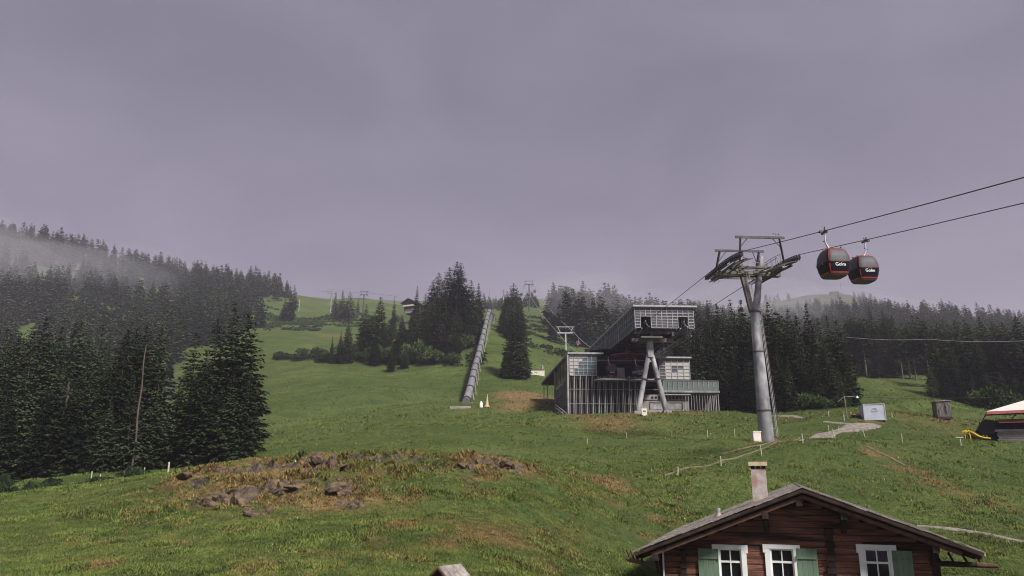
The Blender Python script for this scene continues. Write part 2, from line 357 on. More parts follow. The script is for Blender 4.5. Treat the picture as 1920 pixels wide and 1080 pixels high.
# ---------------------------------------------------------------- spruces
def spruce_arrays(nw, nb, nsp, rad, seed, base=.05, spl=.055, spw=.021, sparse=0., power=.8):
    """a spruce of height 1: whorls of drooping boughs carrying hanging sprays (quads)"""
    g = np.random.default_rng(seed); P = []; 
    lean = g.uniform(0, 6.28)
    sway = [g.uniform(-.5, .5, 3) for _ in range(2)]
    for w in range(nw):
        s = (w + g.uniform(-.3, .3)) / nw; s = min(max(s, 0), .985)
        zc_ = base + (1 - base) * s ** .92
        r0 = rad * (1 - s) ** power * g.uniform(.78, 1.15)
        if s < .12: r0 *= .75 + 2 * s
        k = max(3, int(nb * (1 - .55 * s))); off = g.uniform(0, 6.28)
        for i in range(k):
            if g.random() < sparse: continue
            a = off + 6.283 * i / k + g.uniform(-.3, .3)
            L = r0 * g.uniform(.62, 1.12) * (1 + .14 * math.sin(a * 2 + lean) + .10 * math.sin(3 * a + 9 * s))
            drp = g.uniform(.12, .42) * (1 - .5 * s)
            n = max(2, int(nsp * (L / rad) + 1))
            q = np.linspace(.22 if s < .8 else .05, 1, n) + g.uniform(-.03, .03, n)
            cx, sx = math.cos(a), math.sin(a)
            px = L * q; pz = zc_ + L * (.28 * q - drp * 1.9 * q ** 2 + drp * .75 * q ** 3)
            for j in range(n):
                for side in (-1, 1, 0) if n > 3 else (0, 1):
                    aa = a + side * g.uniform(.5, 1.15) + g.uniform(-.25, .25)
                    l = spl * g.uniform(.6, 1.3) * (1.08 - .82 * s) * (1 if side else .9); wd = spw * g.uniform(.7, 1.3) * (1.1 - .6 * s)
                    o = np.array([px[j] * cx, px[j] * sx, pz[j]]) + g.normal(0, .0035, 3)
                    d = np.array([math.cos(aa), math.sin(aa), -g.uniform(-.05, .75)]); d /= np.linalg.norm(d)
                    c = np.cross(d, [g.uniform(-.6, .6), g.uniform(-.6, .6), 1.]); c /= np.linalg.norm(c)
                    P.append([o, o + d * l * .45 + c * wd, o + d * l, o + d * l * .5 - c * wd])
    for i in range(10):                          # leader
        a = g.uniform(0, 6.28); z = 1 - .05 * i / 10 * 1.2
        d = np.array([math.cos(a) * .4, math.sin(a) * .4, .6]); o = np.array([0, 0, z - .015]); l = .02
        c = np.cross(d, [0, 0, 1.]); c /= np.linalg.norm(c)
        P.append([o, o + d * l * .5 + c * .004, o + d * l, o + d * l * .5 - c * .004])
    v = np.array(P).reshape(-1, 3); f = np.arange(len(v)).reshape(-1, 4)
    bend = .012 * np.sin(v[:, 2] * 3 + lean); v[:, 0] += bend
    return v, f
def trunk_arrays(r, n=7, top=.97):
    zs = [-.04, 0, .1, .3, .6, top]; rs = [r * 1.25, r * 1.1, r * .9, r * .72, r * .4, r * .06]; v = []
    for z, q in zip(zs, rs):
        for k in range(n): v.append((q * math.cos(6.283 * k / n), q * math.sin(6.283 * k / n), z))
    f = [(i * n + k, i * n + (k + 1) % n, (i + 1) * n + (k + 1) % n, (i + 1) * n + k) for i in range(len(zs) - 1) for k in range(n)]
    return np.array(v), np.array(f)
def tree_kind(name, near, **kw):
    v, f = spruce_arrays(**kw); tv, tf = trunk_arrays(kw.get('tr', .014)) if False else trunk_arrays(.0135)
    tm = M['barkpale'] if kw.get('base', 0) > .3 else M['bark']
    if near:
        return (npmesh('crown', v, f, [M['needle']]), npmesh('trunk', tv, tf, [tm], smooth=True))
    vv_ = np.concatenate([v, tv]); ff = np.concatenate([f, tf + len(v)]); mi = np.r_[np.zeros(len(f)), np.ones(len(tf))]
    return npmesh('spruce', vv_, ff, [M['needle'], tm], mi)
NEAR = [tree_kind('n%d' % i, True, nw=44, nb=14, nsp=12, rad=r, seed=20 + i, base=bs, spl=.042, spw=.0115, sparse=sp_, power=pw) for i, (r, bs, pw, sp_) in
        enumerate([(.19, .03, .78, .05), (.17, .05, .85, .1), (.215, .02, .72, .08), (.155, .06, .9, .2), (.20, .04, .65, .06), (.18, .03, .95, .12), (.165, .10, .6, .25), (.20, .02, 1.05, .15)])]
PINE = [tree_kind('p%d' % i, True, nw=30, nb=10, nsp=7, rad=.15, seed=50 + i, base=.42, spl=.05, spw=.018, sparse=.15, power=.6) for i in range(2)]
MIDT = [tree_kind('m%d' % i, False, nw=24, nb=9, nsp=5, rad=r, seed=70 + i, base=.05, spl=.075, spw=.026, sparse=.08, power=pw) for i, (r, pw) in
        enumerate([(.19, .8), (.165, .9), (.21, .7), (.15, .85)])]
_farv = [spruce_arrays(nw=17, nb=7, nsp=2, rad=r, seed=90 + i, base=.05, spl=.12, spw=.045, sparse=.05, power=pw) for i, (r, pw) in enumerate([(.17, .8), (.145, .9), (.19, .75), (.13, .85), (.16, .6)])]
TREES = []
HEAD = {}
def put_tree(kinds, p, h, label, group, wide=1.0, name='spruce_tree', i=None):
    k = kinds[random.randrange(len(kinds)) if i is None else i]
    sc_ = (h * wide, h * wide, h); rz = random.uniform(0, 6.28)
    if isinstance(k, tuple):
        o = thing(name, label, 'tree', (p.x, p.y, p.z), rz, group)
        c = link('crown', k[0], o); tr = link('trunk', k[1], o)
        c.scale = sc_; tr.scale = (h * min(1., wide), h * min(1., wide), h)
    else:
        o = link(name, k, None, (p.x, p.y, p.z), rz); o.scale = sc_; tag(o, label, 'tree', group)
    WOODP.append((p.x, p.y, h * .17 * wide)); TREES.append(o); return o
def tree_at(kinds, px, ytop, Y, label, group, wide=1.0, i=None):
    top = at(px, ytop, Y); z = gzs(top.x, Y); h = max(3., top.z - z)
    return put_tree(kinds, Vector((top.x, Y, z)), h, label, group, wide, i=i)

GL = 'dark spruces of the stand at the left edge'
LBL_L = 'tall dark spruce crowded into the stand behind the left end of the knoll'
for px, yt, Y, w, lab in [
    (444, 565, 84, 1.1, 'tallest spruce at the right end of the left stand, with a double point'),
    (466, 583, 80, 1.05, 'broad full spruce whose boughs sweep out over the meadow, rightmost of the left stand'),
    (410, 594, 86, 1.0, 'spruce with a sharp tip just left of the tallest one in the left stand'),
    (370, 622, 82, 1.05, 'shorter spruce at the left side of the meadow gap cluster, beside the dead stem'),
    (390, 655, 76, 1.0, 'low bushy spruce in front of the sharp tipped pair'),
    (436, 690, 74, 1.1, None), (350, 690, 78, 1., None),
    (302, 612, 84, 1.05, 'spruce edging the small meadow gap, on the right of the long bare stem'),
    (277, 608, 88, 1.0, 'spruce with tall point directly behind the long bare stem'),
    (240, 614, 84, 1.05, 'spruce with tall point on the left of the long bare stem'),
    (215, 650, 80, 1., None), (192, 640, 84, 1.0, None), (152, 600, 92, 1.1, None), (128, 655, 80, 1.05, None), (83, 592, 95, 1.15, None),
    (105, 628, 86, 1., None), (45, 622, 92, 1.05, None), (15, 640, 88, 1.05, None), (-15, 620, 86, 1.05, None), (60, 660, 78, 1.0, None), (175, 690, 76, 1., None),
    (255, 700, 74, 1.0, None), (300, 700, 76, 1.0, None), (20, 700, 76, 1.05, None), (90, 720, 73, 1.0, None), (140, 715, 74, 1.1, None), (210, 740, 72, 1.05, None), (-40, 680, 76, 1.1, None), (415, 720, 78, 1.1, None), (470, 700, 78, .95, None)]:
    tree_at(NEAR, px, yt, Y, lab or LBL_L, GL, w)
for i in range(26):
    px = random.uniform(-60, 320); tree_at(NEAR, px, random.uniform(600, 680), random.uniform(98, 150), LBL_L, GL, 1.0)

GRn = 'green spruces of the wood right of the lift station'
LBL_R = 'green spruce packed into the wood between the lift station and the tall tower'
for px, yt, Y, w, lab in [
    (1355, 575, 140, 1., None), (1330, 590, 150, 1., None), (1378, 590, 138, 1., None), (1389, 560, 132, 1.05, 'spruce with slender tip just left of the tall tower pole'),
    (1436, 565, 125, 1.05, 'spruce whose tip stands immediately right of the fork of the tall tower'), (1462, 590, 122, 1., None), (1490, 590, 120, 1.05, None), (1474, 578, 135, 1., None), (1512, 568, 125, 1.05, None),
    (1530, 596, 120, 1.1, None), (1550, 590, 122, 1.05, None), (1566, 598, 119, 1.05, 'broad spruce at the meadow side of the wood, second from its right end'), (1582, 640, 116, 1.0, 'spruce at the right end of the near wood beside the grassy gap'),
    (1545, 640, 116, 1.05, None), (1500, 650, 117, 1.05, None), (1455, 640, 118, 1.0, None), (1410, 600, 128, 1.05, None), (1400, 650, 124, 1., None), (1350, 640, 130, 1.05, None), (1310, 610, 150, 1., None), (1375, 660, 126, 1.05, None), (1430, 660, 120, 1.05, None), (1525, 660, 114, 1.0, None), (1475, 670, 116, 1.0, None), (1570, 680, 113, .95, None),
    (1300, 570, 168, 1.0, None), (1325, 562, 175, 1.0, None), (1275, 575, 185, 1., None), (1345, 568, 170, 1., None), (1370, 560, 165, 1.0, None), (1290, 640, 160, 1.0, None), (1320, 660, 150, 1.0, None)]:
    tree_at(NEAR, px, yt, Y, lab or LBL_R, GRn, w)
GR2 = 'spruces of the wood beyond the grassy gap on the right'
LBL_R2 = 'spruce in the dark wood along the upper edge of the grassy gap'
LBL_R3 = 'spruce in the wood behind the wooden shed and the restaurant'
for k, px in enumerate(range(1590, 1760, 9)):
    tree_at(NEAR if k % 3 else PINE, px + random.uniform(-5, 5), random.uniform(590, 622), random.uniform(196, 235), LBL_R2, GR2, 1.05)
for px, yt, Y in [(1682, 620, 189), (1694, 612, 190), (1704, 605, 190), (1728, 600, 186)]:
    tree_at(PINE, px, yt, Y, 'spruce showing a long bare pale trunk at the top of the grassy gap', GR2, 1.0)
for px, yt, Y in [(1628, 574, 205), (1655, 580, 215), (1672, 590, 230), (1600, 600, 200), (1640, 640, 192), (1662, 650, 192)]:
    tree_at(NEAR, px, yt, Y, LBL_R2, GR2, 1.1)
for px, yt, Y in [(1745, 612, 165), (1765, 596, 170), (1788, 600, 168), (1812, 606, 160), (1836, 592, 162), (1858, 602, 160), (1880, 604, 158), (1905, 592, 155), (1925, 600, 150), (1755, 650, 152), (1780, 640, 150), (1805, 650, 146), (1830, 640, 143), (1855, 650, 140),
                  (1880, 640, 138), (1908, 650, 136), (1935, 640, 134), (1745, 690, 148), (1768, 690, 143), (1795, 695, 138), (1820, 700, 134), (1848, 698, 131), (1875, 700, 128), (1902, 700, 126), (1930, 690, 124), (1960, 620, 140), (1985, 640, 130)]:
    tree_at(NEAR, px, yt, Y, LBL_R3, GR2, 1.15)
GC = 'spruces of the grove left of the pipeline'
LBL_C = 'spruce in the dense grove on the hill left of the pipeline'
for px, yt, Y, w, lab in [
    (858, 490, 252, 1.1, 'tallest spruce of the grove left of the pipeline, rounded double top'), (866, 492, 258, 1.0, None), (843, 500, 260, 1.0, None), (822, 510, 255, .95, 'slim spruce just left of the tallest in the middle grove'), (838, 540, 248, 1.2, None),
    (885, 525, 262, 1.0, None), (897, 530, 270, 1.0, 'spruce nearest the upper end of the pipeline, on its left'), (875, 545, 250, 1.1, None), (812, 525, 262, 1., None), (782, 536, 300, .85, 'slim spruce just right of the far chalet on the ridge'), (798, 548, 290, .9, None),
    (714, 555, 240, .95, 'pointed spruce standing clear at the left end of the grove, below the right far mast'), (740, 555, 330, .6, None), (688, 570, 248, .9, None), (697, 590, 240, .8, None), (655, 600, 238, .9, None), (640, 620, 236, .7, 'small spruce beside the shrubs left of the grove'), (624, 628, 236, .7, 'small spruce leftmost of the grove'),
    (730, 600, 240, 1.2, None), (755, 590, 250, 1.2, None), (775, 580, 256, 1.1, None), (800, 575, 252, 1.2, None), (820, 570, 246, 1.2, None), (855, 575, 244, 1.2, None), (878, 590, 246, 1.2, None), (705, 625, 230, 1.3, None), (745, 625, 228, 1.3, None), (780, 620, 232, 1.3, None), (760, 650, 220, 1.2, None), (735, 655, 218, 1.2, None), (808, 630, 230, 1.2, None), (838, 620, 232, 1.2, None), (860, 625, 236, 1.2, None)]:
    tree_at(NEAR, px, yt, Y, lab or LBL_C, GC, w)
GP = 'spruces right of the pipeline'
for px, yt, Y, w, lab in [
    (966, 592, 196, 1.35, 'broad dark spruce standing alone above the white wall'), (950, 640, 193, 1.2, 'small spruce leaning against the lone spruce above the white wall'), (984, 640, 198, 1.1, None),
    (962, 530, 290, 1.0, 'tall slim spruce right of the pipeline, highest beside the middle lift mast'), (970, 540, 300, 1.0, None), (950, 545, 300, 1.0, None), (943, 570, 285, 1.1, None), (958, 575, 275, 1.2, None), (975, 570, 285, 1.0, None)]:
    tree_at(NEAR, px, yt, Y, lab or 'spruce in the slim clump between the pipeline and the middle lift mast', GP, w)
GB = 'spruces on the misty hill behind the lift station'
for i in range(62):
    px = random.uniform(1024, 1300); s = (px - 1024) / 276
    top = 522 + 45 * s ** 1.3 + random.uniform(-8, 10); row = i % 4
    tree_at(MIDT, px, top + row * 22, 430 - row * 32 + random.uniform(-10, 10), 'spruce on the misty hill behind the lift station', GB, random.uniform(.95, 1.25))
GH = 'spruces on the misty hillside at the left'
n_h = 0
while n_h < 60:
    px = random.uniform(-20, 500); Y = random.uniform(190, 430)
    p = gY(px, Y)
    if px > 320 and Y < 330: continue
    if vnoise(p.x / 45 + 3, p.y / 45) < -.1: continue
    put_tree(MIDT, p, random.uniform(15, 23), 'spruce on the misty hillside above the left stand', GH, random.uniform(.9, 1.15)); n_h += 1
ORD = 'first second third fourth fifth sixth seventh eighth ninth tenth eleventh twelfth thirteenth fourteenth fifteenth sixteenth seventeenth eighteenth nineteenth twentieth twenty-first twenty-second twenty-third twenty-fourth twenty-fifth twenty-sixth twenty-seventh twenty-eighth twenty-ninth thirtieth thirty-first thirty-second'.split()
def number(old, new, ymax=1e9):
    T_ = sorted([o for o in TREES if o.get('label') == old and o.location.y < ymax], key=lambda o: o.location.x / o.location.y)
    for k, o in enumerate(T_[:len(ORD)]): o['label'] = new % ORD[k]
number(LBL_L, 'dark spruce of the left stand, %s from the left in its front rows', 96)
number(LBL_R, 'green spruce between station and grassy gap, %s from the left in that wood')
number(LBL_R2, 'dark spruce above the grassy gap, %s from the left along its upper edge')
number(LBL_R3, 'spruce behind the shed and restaurant, %s from the left in that wood')
number(LBL_C, 'spruce of the grove left of the pipeline, %s from the left in it')
GRI = 'single trees on the grassy ridge'
for px, yt, Y, w, lab in [(553, 533, 560, 1., 'small lone spruce standing on the crest of the grassy ridge'), (545, 548, 480, 1.2, 'spruce clump member on the open slope left of the white post'), (536, 555, 480, 1.2, None),
                          (630, 547, 520, .9, 'slim spruce just right of the left far mast'), (643, 543, 520, 1.1, 'rounded spruce midway between the two far masts'), (657, 547, 515, 1.1, 'spruce immediately left of the right far mast'), (672, 558, 580, .8, 'tiny spruce on the falling ridge line between the far masts'), (636, 562, 500, 1.2, None), (651, 565, 500, 1.2, None)]:
    tree_at(MIDT, px, yt, Y, lab or 'spruce on the open slope of the grassy ridge', GRI, w)

# the far woods, one mass
FV, FF, cnt = [], [], 0
def mass(n, pxr, yr, hr, test):
    global cnt
    k = 0; tries = 0
    while k < n and tries < n * 20:
        tries += 1
        px = random.uniform(*pxr); Y = math.sqrt(random.uniform(yr[0] ** 2, yr[1] ** 2)); X = (px - 960) / F * Y / .985
        if not test(px, Y, X): continue
        h = random.uniform(*hr); v, f = _farv[random.randrange(5)]; a = random.uniform(0, 6.28); w = random.uniform(.9, 1.25)
        ca, sa = math.cos(a) * h * w, math.sin(a) * h * w
        o = np.empty_like(v); o[:, 0] = v[:, 0] * ca - v[:, 1] * sa + X; o[:, 1] = v[:, 0] * sa + v[:, 1] * ca + Y; o[:, 2] = v[:, 2] * h + gzs(X, Y)
        FV.append(o); FF.append(f + cnt); cnt += len(v); k += 1; WOODP.append((X, Y, h * .15))
hole = lambda X, Y: vnoise(X / 45 + 3, Y / 45) + .4 * vnoise(X / 14, Y / 14)
mass(150, (-130, 318), (150, 235), (16, 21), lambda px, Y, X: True)
mass(900, (-130, 520), (230, 700), (14, 22), lambda px, Y, X: hole(X, Y) > -.08 - (.3 if Y > 620 or Y < 430 else 0) and (px < 340 or Y > 380 + (px - 340) * .9) and not (px > 480 and Y < 620))
mass(60, (330, 540), (600, 720), (11, 17), lambda px, Y, X: True)
mass(330, (1030, 1330), (340, 470), (16, 24), lambda px, Y, X: px > 1030 + (470 - Y) * .25)
mass(120, (1300, 1480), (180, 420), (16, 22), lambda px, Y, X: True)
mass(900, (1290, 2050), (420, 720), (14, 21), lambda px, Y, X: px < 1440 or Y < 690)
mass(240, (1590, 2050), (240, 420), (16, 21), lambda px, Y, X: True)
mass(60, (905, 1010), (620, 800), (10, 15), lambda px, Y, X: True)
mass(50, (1440, 1680), (820, 960), (10, 15), lambda px, Y, X: hole(X, Y) > 0)
tag(link('forest', npmesh('forest', np.concatenate(FV), np.concatenate(FF), [M['needle']])), 'far dark spruce forest fading into the mist on the slopes', 'forest', kind='stuff')

# ---------------------------------------------------------------- leafy bushes and dwarf pines
def bush_mesh(seed, n, mat_, leaf=.12, flat=1.0, lobes=7):
    g = np.random.default_rng(seed); P = []
    L = [(g.uniform(-.6, .6), g.uniform(-.6, .6), g.uniform(.25, .7), g.uniform(.3, .5)) for _ in range(lobes)]
    for _ in range(n):
        x, y, z, r = L[g.integers(lobes)]; d = g.normal(0, 1, 3); d /= np.linalg.norm(d); d[2] = abs(d[2]) * 1.1 - .3
        o = np.array([x, y, z]) + d * r * g.uniform(.75, 1.08); o[2] = max(.02, o[2] * flat)
        e = d + g.normal(0, .6, 3); e /= np.linalg.norm(e); c = np.cross(e, g.normal(0, 1, 3)); c /= np.linalg.norm(c); l = leaf * g.uniform(.6, 1.4)
        P.append([o, o + e * l * .5 + c * l * .4, o + e * l, o + e * l * .5 - c * l * .4])
    v = np.array(P).reshape(-1, 3); return npmesh('bush', v, np.arange(len(v)).reshape(-1, 4), [mat_])
BLEAF = [bush_mesh(1 + i, 1500, M['leafbush']) for i in range(3)]; BDW = [bush_mesh(11 + i, 1300, M['dwarf'], .11, .8) for i in range(3)]
def bush(kinds, px, py, w, h, label, group, Y=None):
    p = gp(px, py) if Y is None else gY(px, Y)
    o = link('bush', random.choice(kinds), None, (p.x, p.y, p.z - .1), random.uniform(0, 6.28)); o.scale = (w, w, h)
    tag(o, label, 'bush', group); WOODP.append((p.x, p.y, w * .8))
for i in range(34):
    px = 515 + i * 10.2 + random.uniform(-4, 4); s = i / 33
    py = 674 + 10 * s + random.uniform(-3, 2)
    bush(BDW, px, py, random.uniform(2.4, 3.6), random.uniform(1.6, 3.0) + 1.2 * (s > .3), 'low dark bush in the belt below the grove, %s from its left tip' % (ORD[i] if i < 32 else ('last but one' if i == 32 else 'last')), 'dark bushes along the foot of the grove')
for px, py, w, h in [(640, 668, 4, 5), (668, 672, 4, 6), (700, 676, 4.5, 6.5), (728, 680, 4, 5), (760, 682, 4, 6), (790, 682, 4, 7), (812, 684, 3.5, 4.5), (600, 670, 3.5, 3.5), (570, 668, 3, 3), (770, 640, 4, 5), (852, 660, 4, 6), (830, 650, 4, 5), (872, 655, 3.5, 5), (715, 640, 4, 6), (745, 610, 4, 6), (700, 610, 4, 7), (690, 640, 4, 5), (800, 655, 4, 5)]:
    bush(BLEAF, px, py, w, h, 'rounded green bush among the spruces of the middle grove', 'green bushes of the middle grove')
for i in range(16):
    bush(BDW, random.uniform(-10, 300), 0, random.uniform(.8, 1.5), random.uniform(.6, 1.6), 'green bush at the foot of the left spruce stand', 'green bushes at the foot of the left stand', Y=random.uniform(62, 72))
for px, Y, w, h in [(1508, 112, 2, 2.6), (1532, 111, 1.6, 1.8), (1560, 111, 1.6, 1.6), (1850, 122, 3, 4), (1835, 124, 2.6, 3), (1868, 121, 2.6, 3.4), (1815, 127, 2.4, 2.6)]:
    bush(BLEAF, px, 0, w, h, 'green bush at the foot of the right hand woods', 'green bushes below the right woods', Y=Y)
# scrub on the steep slopes: nobody could count it
SV, SF, sc_n = [], [], 0
_bv = []
for s in range(3):
    g = np.random.default_rng(300 + s); P = []
    for _ in range(70):
        d = g.normal(0, 1, 3); d /= np.linalg.norm(d); d[2] = abs(d[2]) * .7; o = d * g.uniform(.6, 1.0)
        e = d + g.normal(0, .5, 3); e /= np.linalg.norm(e); c = np.cross(e, g.normal(0, 1, 3)); c /= np.linalg.norm(c); l = .5
        P.append([o, o + e * l * .5 + c * l * .4, o + e * l, o + e * l * .5 - c * l * .4])
    _bv.append(np.array(P).reshape(-1, 3))
def scrub(n, pxr, yr, s, test=lambda px, Y: True):
    global sc_n
    for _ in range(n):
        px = random.uniform(*pxr); Y = random.uniform(*yr)
        X = (px - 960) / F * Y / .985
        if not test(px, Y) or vnoise(X / 12 + 50, Y / 12) < -.02: continue
        v = _bv[random.randrange(3)]; k = random.uniform(.6, 1.3) * s; a = random.uniform(0, 6.28); ca, sa = math.cos(a) * k, math.sin(a) * k
        o = np.empty_like(v); o[:, 0] = v[:, 0] * ca - v[:, 1] * sa + X; o[:, 1] = v[:, 0] * sa + v[:, 1] * ca + Y; o[:, 2] = v[:, 2] * k * .8 + gzs(X, Y) - .1
        SV.append(o); SF.append(np.arange(len(v)).reshape(-1, 4) + sc_n); sc_n += len(v)
scrub(520, (985, 1090), (275, 480), 1.5)
scrub(420, (500, 600), (400, 520), 1.8)
scrub(200, (590, 680), (440, 540), 1.7)
scrub(260, (880, 905), (190, 300), 1.3)
scrub(300, (100, 520), (380, 640), 2.0)
scrub(160, (842, 880), (150, 215), .8, lambda px, Y: abs(px - (875 + (Y - 150) * .28 - 22)) < 14)
tag(link('undergrowth', npmesh('undergrowth', np.concatenate(SV), np.concatenate(SF), [M['leafbush']])), 'low green scrub covering the steep slopes between the woods', 'scrub', kind='stuff')

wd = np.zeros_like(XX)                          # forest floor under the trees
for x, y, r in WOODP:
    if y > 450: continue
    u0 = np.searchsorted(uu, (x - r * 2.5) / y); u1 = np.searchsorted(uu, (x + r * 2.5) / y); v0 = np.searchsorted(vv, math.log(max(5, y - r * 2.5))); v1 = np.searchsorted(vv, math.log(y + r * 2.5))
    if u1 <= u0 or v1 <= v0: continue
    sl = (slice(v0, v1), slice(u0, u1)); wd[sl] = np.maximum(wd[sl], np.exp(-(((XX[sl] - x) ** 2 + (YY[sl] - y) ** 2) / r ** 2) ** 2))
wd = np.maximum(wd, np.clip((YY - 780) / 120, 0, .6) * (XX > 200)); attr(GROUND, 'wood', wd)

# ---------------------------------------------------------------- more materials
M['wood'] = mat('brown_logs', (.060, .024, .018), (.30, .125, .082), scale=2.2, rough=.75, bump=.6, bscale=14, stretch=(.35, 1, 3.2), detail=7, lo=.33, hi=.68, c3=(.03, .015, .011), s3=1.4)
M['wooddark'] = mat('dark_timber', (.012, .007, .005), (.05, .026, .018), scale=3, rough=.85, stretch=(1, .4, 1))
M['woodverge'] = mat('verge_timber', (.07, .035, .024), (.16, .085, .06), scale=5, rough=.85)
M['shingle'] = mat('weathered_shingle', (.10, .085, .08), (.36, .32, .30), scale=5, rough=.9, detail=6, rand=0, bump=.4)
M['white'] = mat('white_paint', (.80, .80, .81), (.88, .88, .89), scale=3, rough=.45)
M['shutter'] = mat('green_shutter', (.12, .185, .125), (.17, .245, .17), scale=2.5, rough=.6, detail=6, stretch=(3, 1, .5))
M['plaster'] = mat('rendered_chimney', (.38, .33, .31), (.50, .46, .44), scale=4, rough=.9, c3=(.34, .22, .17), s3=1.3, bump=.3)
M['cap'] = mat('chimney_slab', (.45, .34, .22), (.62, .50, .34), scale=5, rough=.9)
M['zinc'] = mat('zinc', (.50, .52, .54), (.62, .64, .66), scale=6, rough=.35, metal=.6)
M['paintdark'] = mat('painted_dark', (.006, .006, .008))  # near-black painted in for unlit interiors and openings; also plain dark print
M['curtain'] = mat('curtain', (.28, .24, .33), (.42, .38, .46), scale=8, stretch=(3, 1, .3))
M['steel'] = mat('galvanised_steel', (.13, .13, .145), (.24, .24, .255), scale=1.3, rough=.65, metal=.1, detail=7, c3=(.42, .42, .44), s3=.55, stretch=(1, 1, .45))
M['steeldark'] = mat('dark_steel', (.035, .034, .036), (.085, .08, .08), scale=2, rough=.6, metal=.3)
M['steelbrown'] = mat('weathered_steel', (.075, .064, .058), (.15, .13, .12), scale=1.5, rough=.6, metal=.3)
M['rubber'] = mat('black_rubber', (.012, .012, .013), rough=.7)
M['rope'] = mat('steel_rope', (.035, .035, .037), rough=.6, metal=.4)
M['black'] = mat('gloss_black', (.008, .008, .010), rough=.4, spec=.2)
M['soil'] = mat('trodden_soil', (.08, .07, .04), (.17, .14, .09), scale=2.5, rough=.95, bump=.5, detail=7)
M['tint'] = mat('tinted_window', (.055, .053, .062), (.075, .072, .082), scale=1.2, rough=.55, spec=.25)
M['red'] = mat('red_paint', (.30, .030, .028), (.38, .045, .04), scale=2, rough=.35)
M['redpale'] = mat('faded_red', (.45, .12, .13), (.52, .17, .18), scale=2, rough=.5)
M['underside'] = mat('cabin_floor', (.09, .065, .055), (.14, .10, .085), scale=4)
M['text'] = mat('white_lettering', (.85, .88, .88), rough=.5)
M['concrete'] = mat('concrete', (.20, .185, .18), (.31, .29, .28), scale=.8, rough=.9, bump=.3, detail=6)
M['concdark'] = mat('stained_concrete', (.07, .066, .066), (.13, .12, .12), scale=.7, rough=.9)
M['frame'] = mat('pale_facade_frame', (.27, .27, .28), (.38, .38, .39), scale=2, rough=.5)
M['slat'] = mat('facade_slat', (.22, .215, .215), (.34, .33, .32), scale=1, rough=.6)
M['gravel'] = mat('gravel', (.13, .11, .095), (.27, .235, .21), scale=2.5, rough=.95, bump=.5, detail=7)
M['creamy'] = mat('cream_render', (.62, .58, .50), (.72, .68, .60), scale=2, rough=.8)
M['tarp'] = mat('pale_tarpaulin', (.38, .41, .50), (.46, .49, .58), scale=1.5, rough=.5)
M['plank_grey'] = mat('grey_planks', (.06, .055, .055), (.22, .19, .18), scale=2.2, rough=.9, stretch=(3, 3, .5), detail=6, c3=(.02, .018, .018), s3=1.2)
M['yellow'] = mat('yellow_plastic', (.68, .40, .02), (.75, .48, .03), scale=2, rough=.35)
M['post'] = mat('fence_post', (.38, .40, .30), (.52, .52, .42), scale=6, rough=.8)
M['canvas'] = mat('pale_canvas', (.60, .53, .50), (.70, .63, .60), scale=1.5, rough=.8)
M['canvasunder'] = mat('canvas_underside', (.16, .12, .09), (.24, .18, .13), scale=1.5, rough=.9)  # darker brown for the lower face of the canopy
M['stone'] = mat('rock', (.030, .021, .015), (.165, .118, .085), scale=1.6, rough=.95, bump=.9, bscale=6, detail=8, c3=(.16, .11, .06), s3=1.8)
def glass_mat(name, col, tr=.5, rough=.15):
    m = bpy.data.materials.new(name); m.use_nodes = True; t = m.node_tree; b = t.nodes['Principled BSDF']
    b.inputs['Base Color'].default_value = (*col, 1); b.inputs['Roughness'].default_value = rough; b.inputs['Alpha'].default_value = 1 - tr
    return m
M['pane'] = glass_mat('window_pane', (.012, .012, .018), .35, .08)
M['milky'] = glass_mat('milky_panel', (.12, .115, .14), .3, .25)
M['milkyb'] = glass_mat('bright_panel', (.42, .40, .38), .05, .4)
M['clear'] = glass_mat('clear_panel', (.14, .19, .22), .45, .12)
M['greenglass'] = glass_mat('greenish_glass', (.17, .21, .20), .4, .2)
M['darkglass'] = glass_mat('dark_glass', (.035, .045, .045), .25, .12)

class Frame:
    def __init__(s, O, az): s.O = Vector(O); s.y = Vector((math.sin(az), math.cos(az), 0)); s.x = Vector((math.cos(az), -math.sin(az), 0)); s.rz = -az
    def L(s, px, py, ly):
        d = ray(px, py); k = (ly + s.O.dot(s.y)) / d.dot(s.y); P = d * k - s.O
        return Vector((P.dot(s.x), ly, P.z))
    def W(s, p): return s.O + s.x * p[0] + s.y * p[1] + Vector((0, 0, p[2]))
    def gl(s, lx, ly): w = s.W((lx, ly, 0)); return gzs(w.x, w.y) - s.O.z

# ---------------------------------------------------------------- the chalet
FH = Frame((at(1502, 916, 24).x, 24, 0), R(19))
house = thing('wooden_chalet', 'dark brown log chalet with green shutters at the bottom of the meadow', 'house', FH.O, FH.rz)
VY = -.95; BK = 9.6
eL, ap, eR = FH.L(1190, 1034, VY), FH.L(1503, 914, VY), FH.L(1843, 1034, VY)
wx0, wx1 = FH.L(1240, 1070, 0).x, FH.L(1757, 1060, 0).x
def rz_(x, dz=0):                                # height of the roof surface
    if x < ap.x: return ap.z + (x - ap.x) * (ap.z - eL.z) / (ap.x - eL.x) + dz
    return ap.z + (x - ap.x) * (eR.z - ap.z) / (eR.x - ap.x) + dz
ZB = -6.4
gb = MB()
gb.prism([(wx0, ZB), (wx1, ZB), (wx1, rz_(wx1, -.25)), (ap.x, ap.z - .28), (wx0, rz_(wx0, -.25))], .12, BK - .6)
gb.build('wall_core', M['wooddark'], house)
WINS = []
for x0, x1, xt0, xt1 in [(1352, 1385, 1341, 1397), (1447, 1483, 1437, 1492), (1626, 1659, 1614, 1671)]:
    a, b_ = FH.L(x0, 1031, -.05), FH.L(x1, 1031, -.05); WINS.append(((a.x + b_.x) / 2, FH.L((x0 + x1) / 2, 1021, -.05).z))
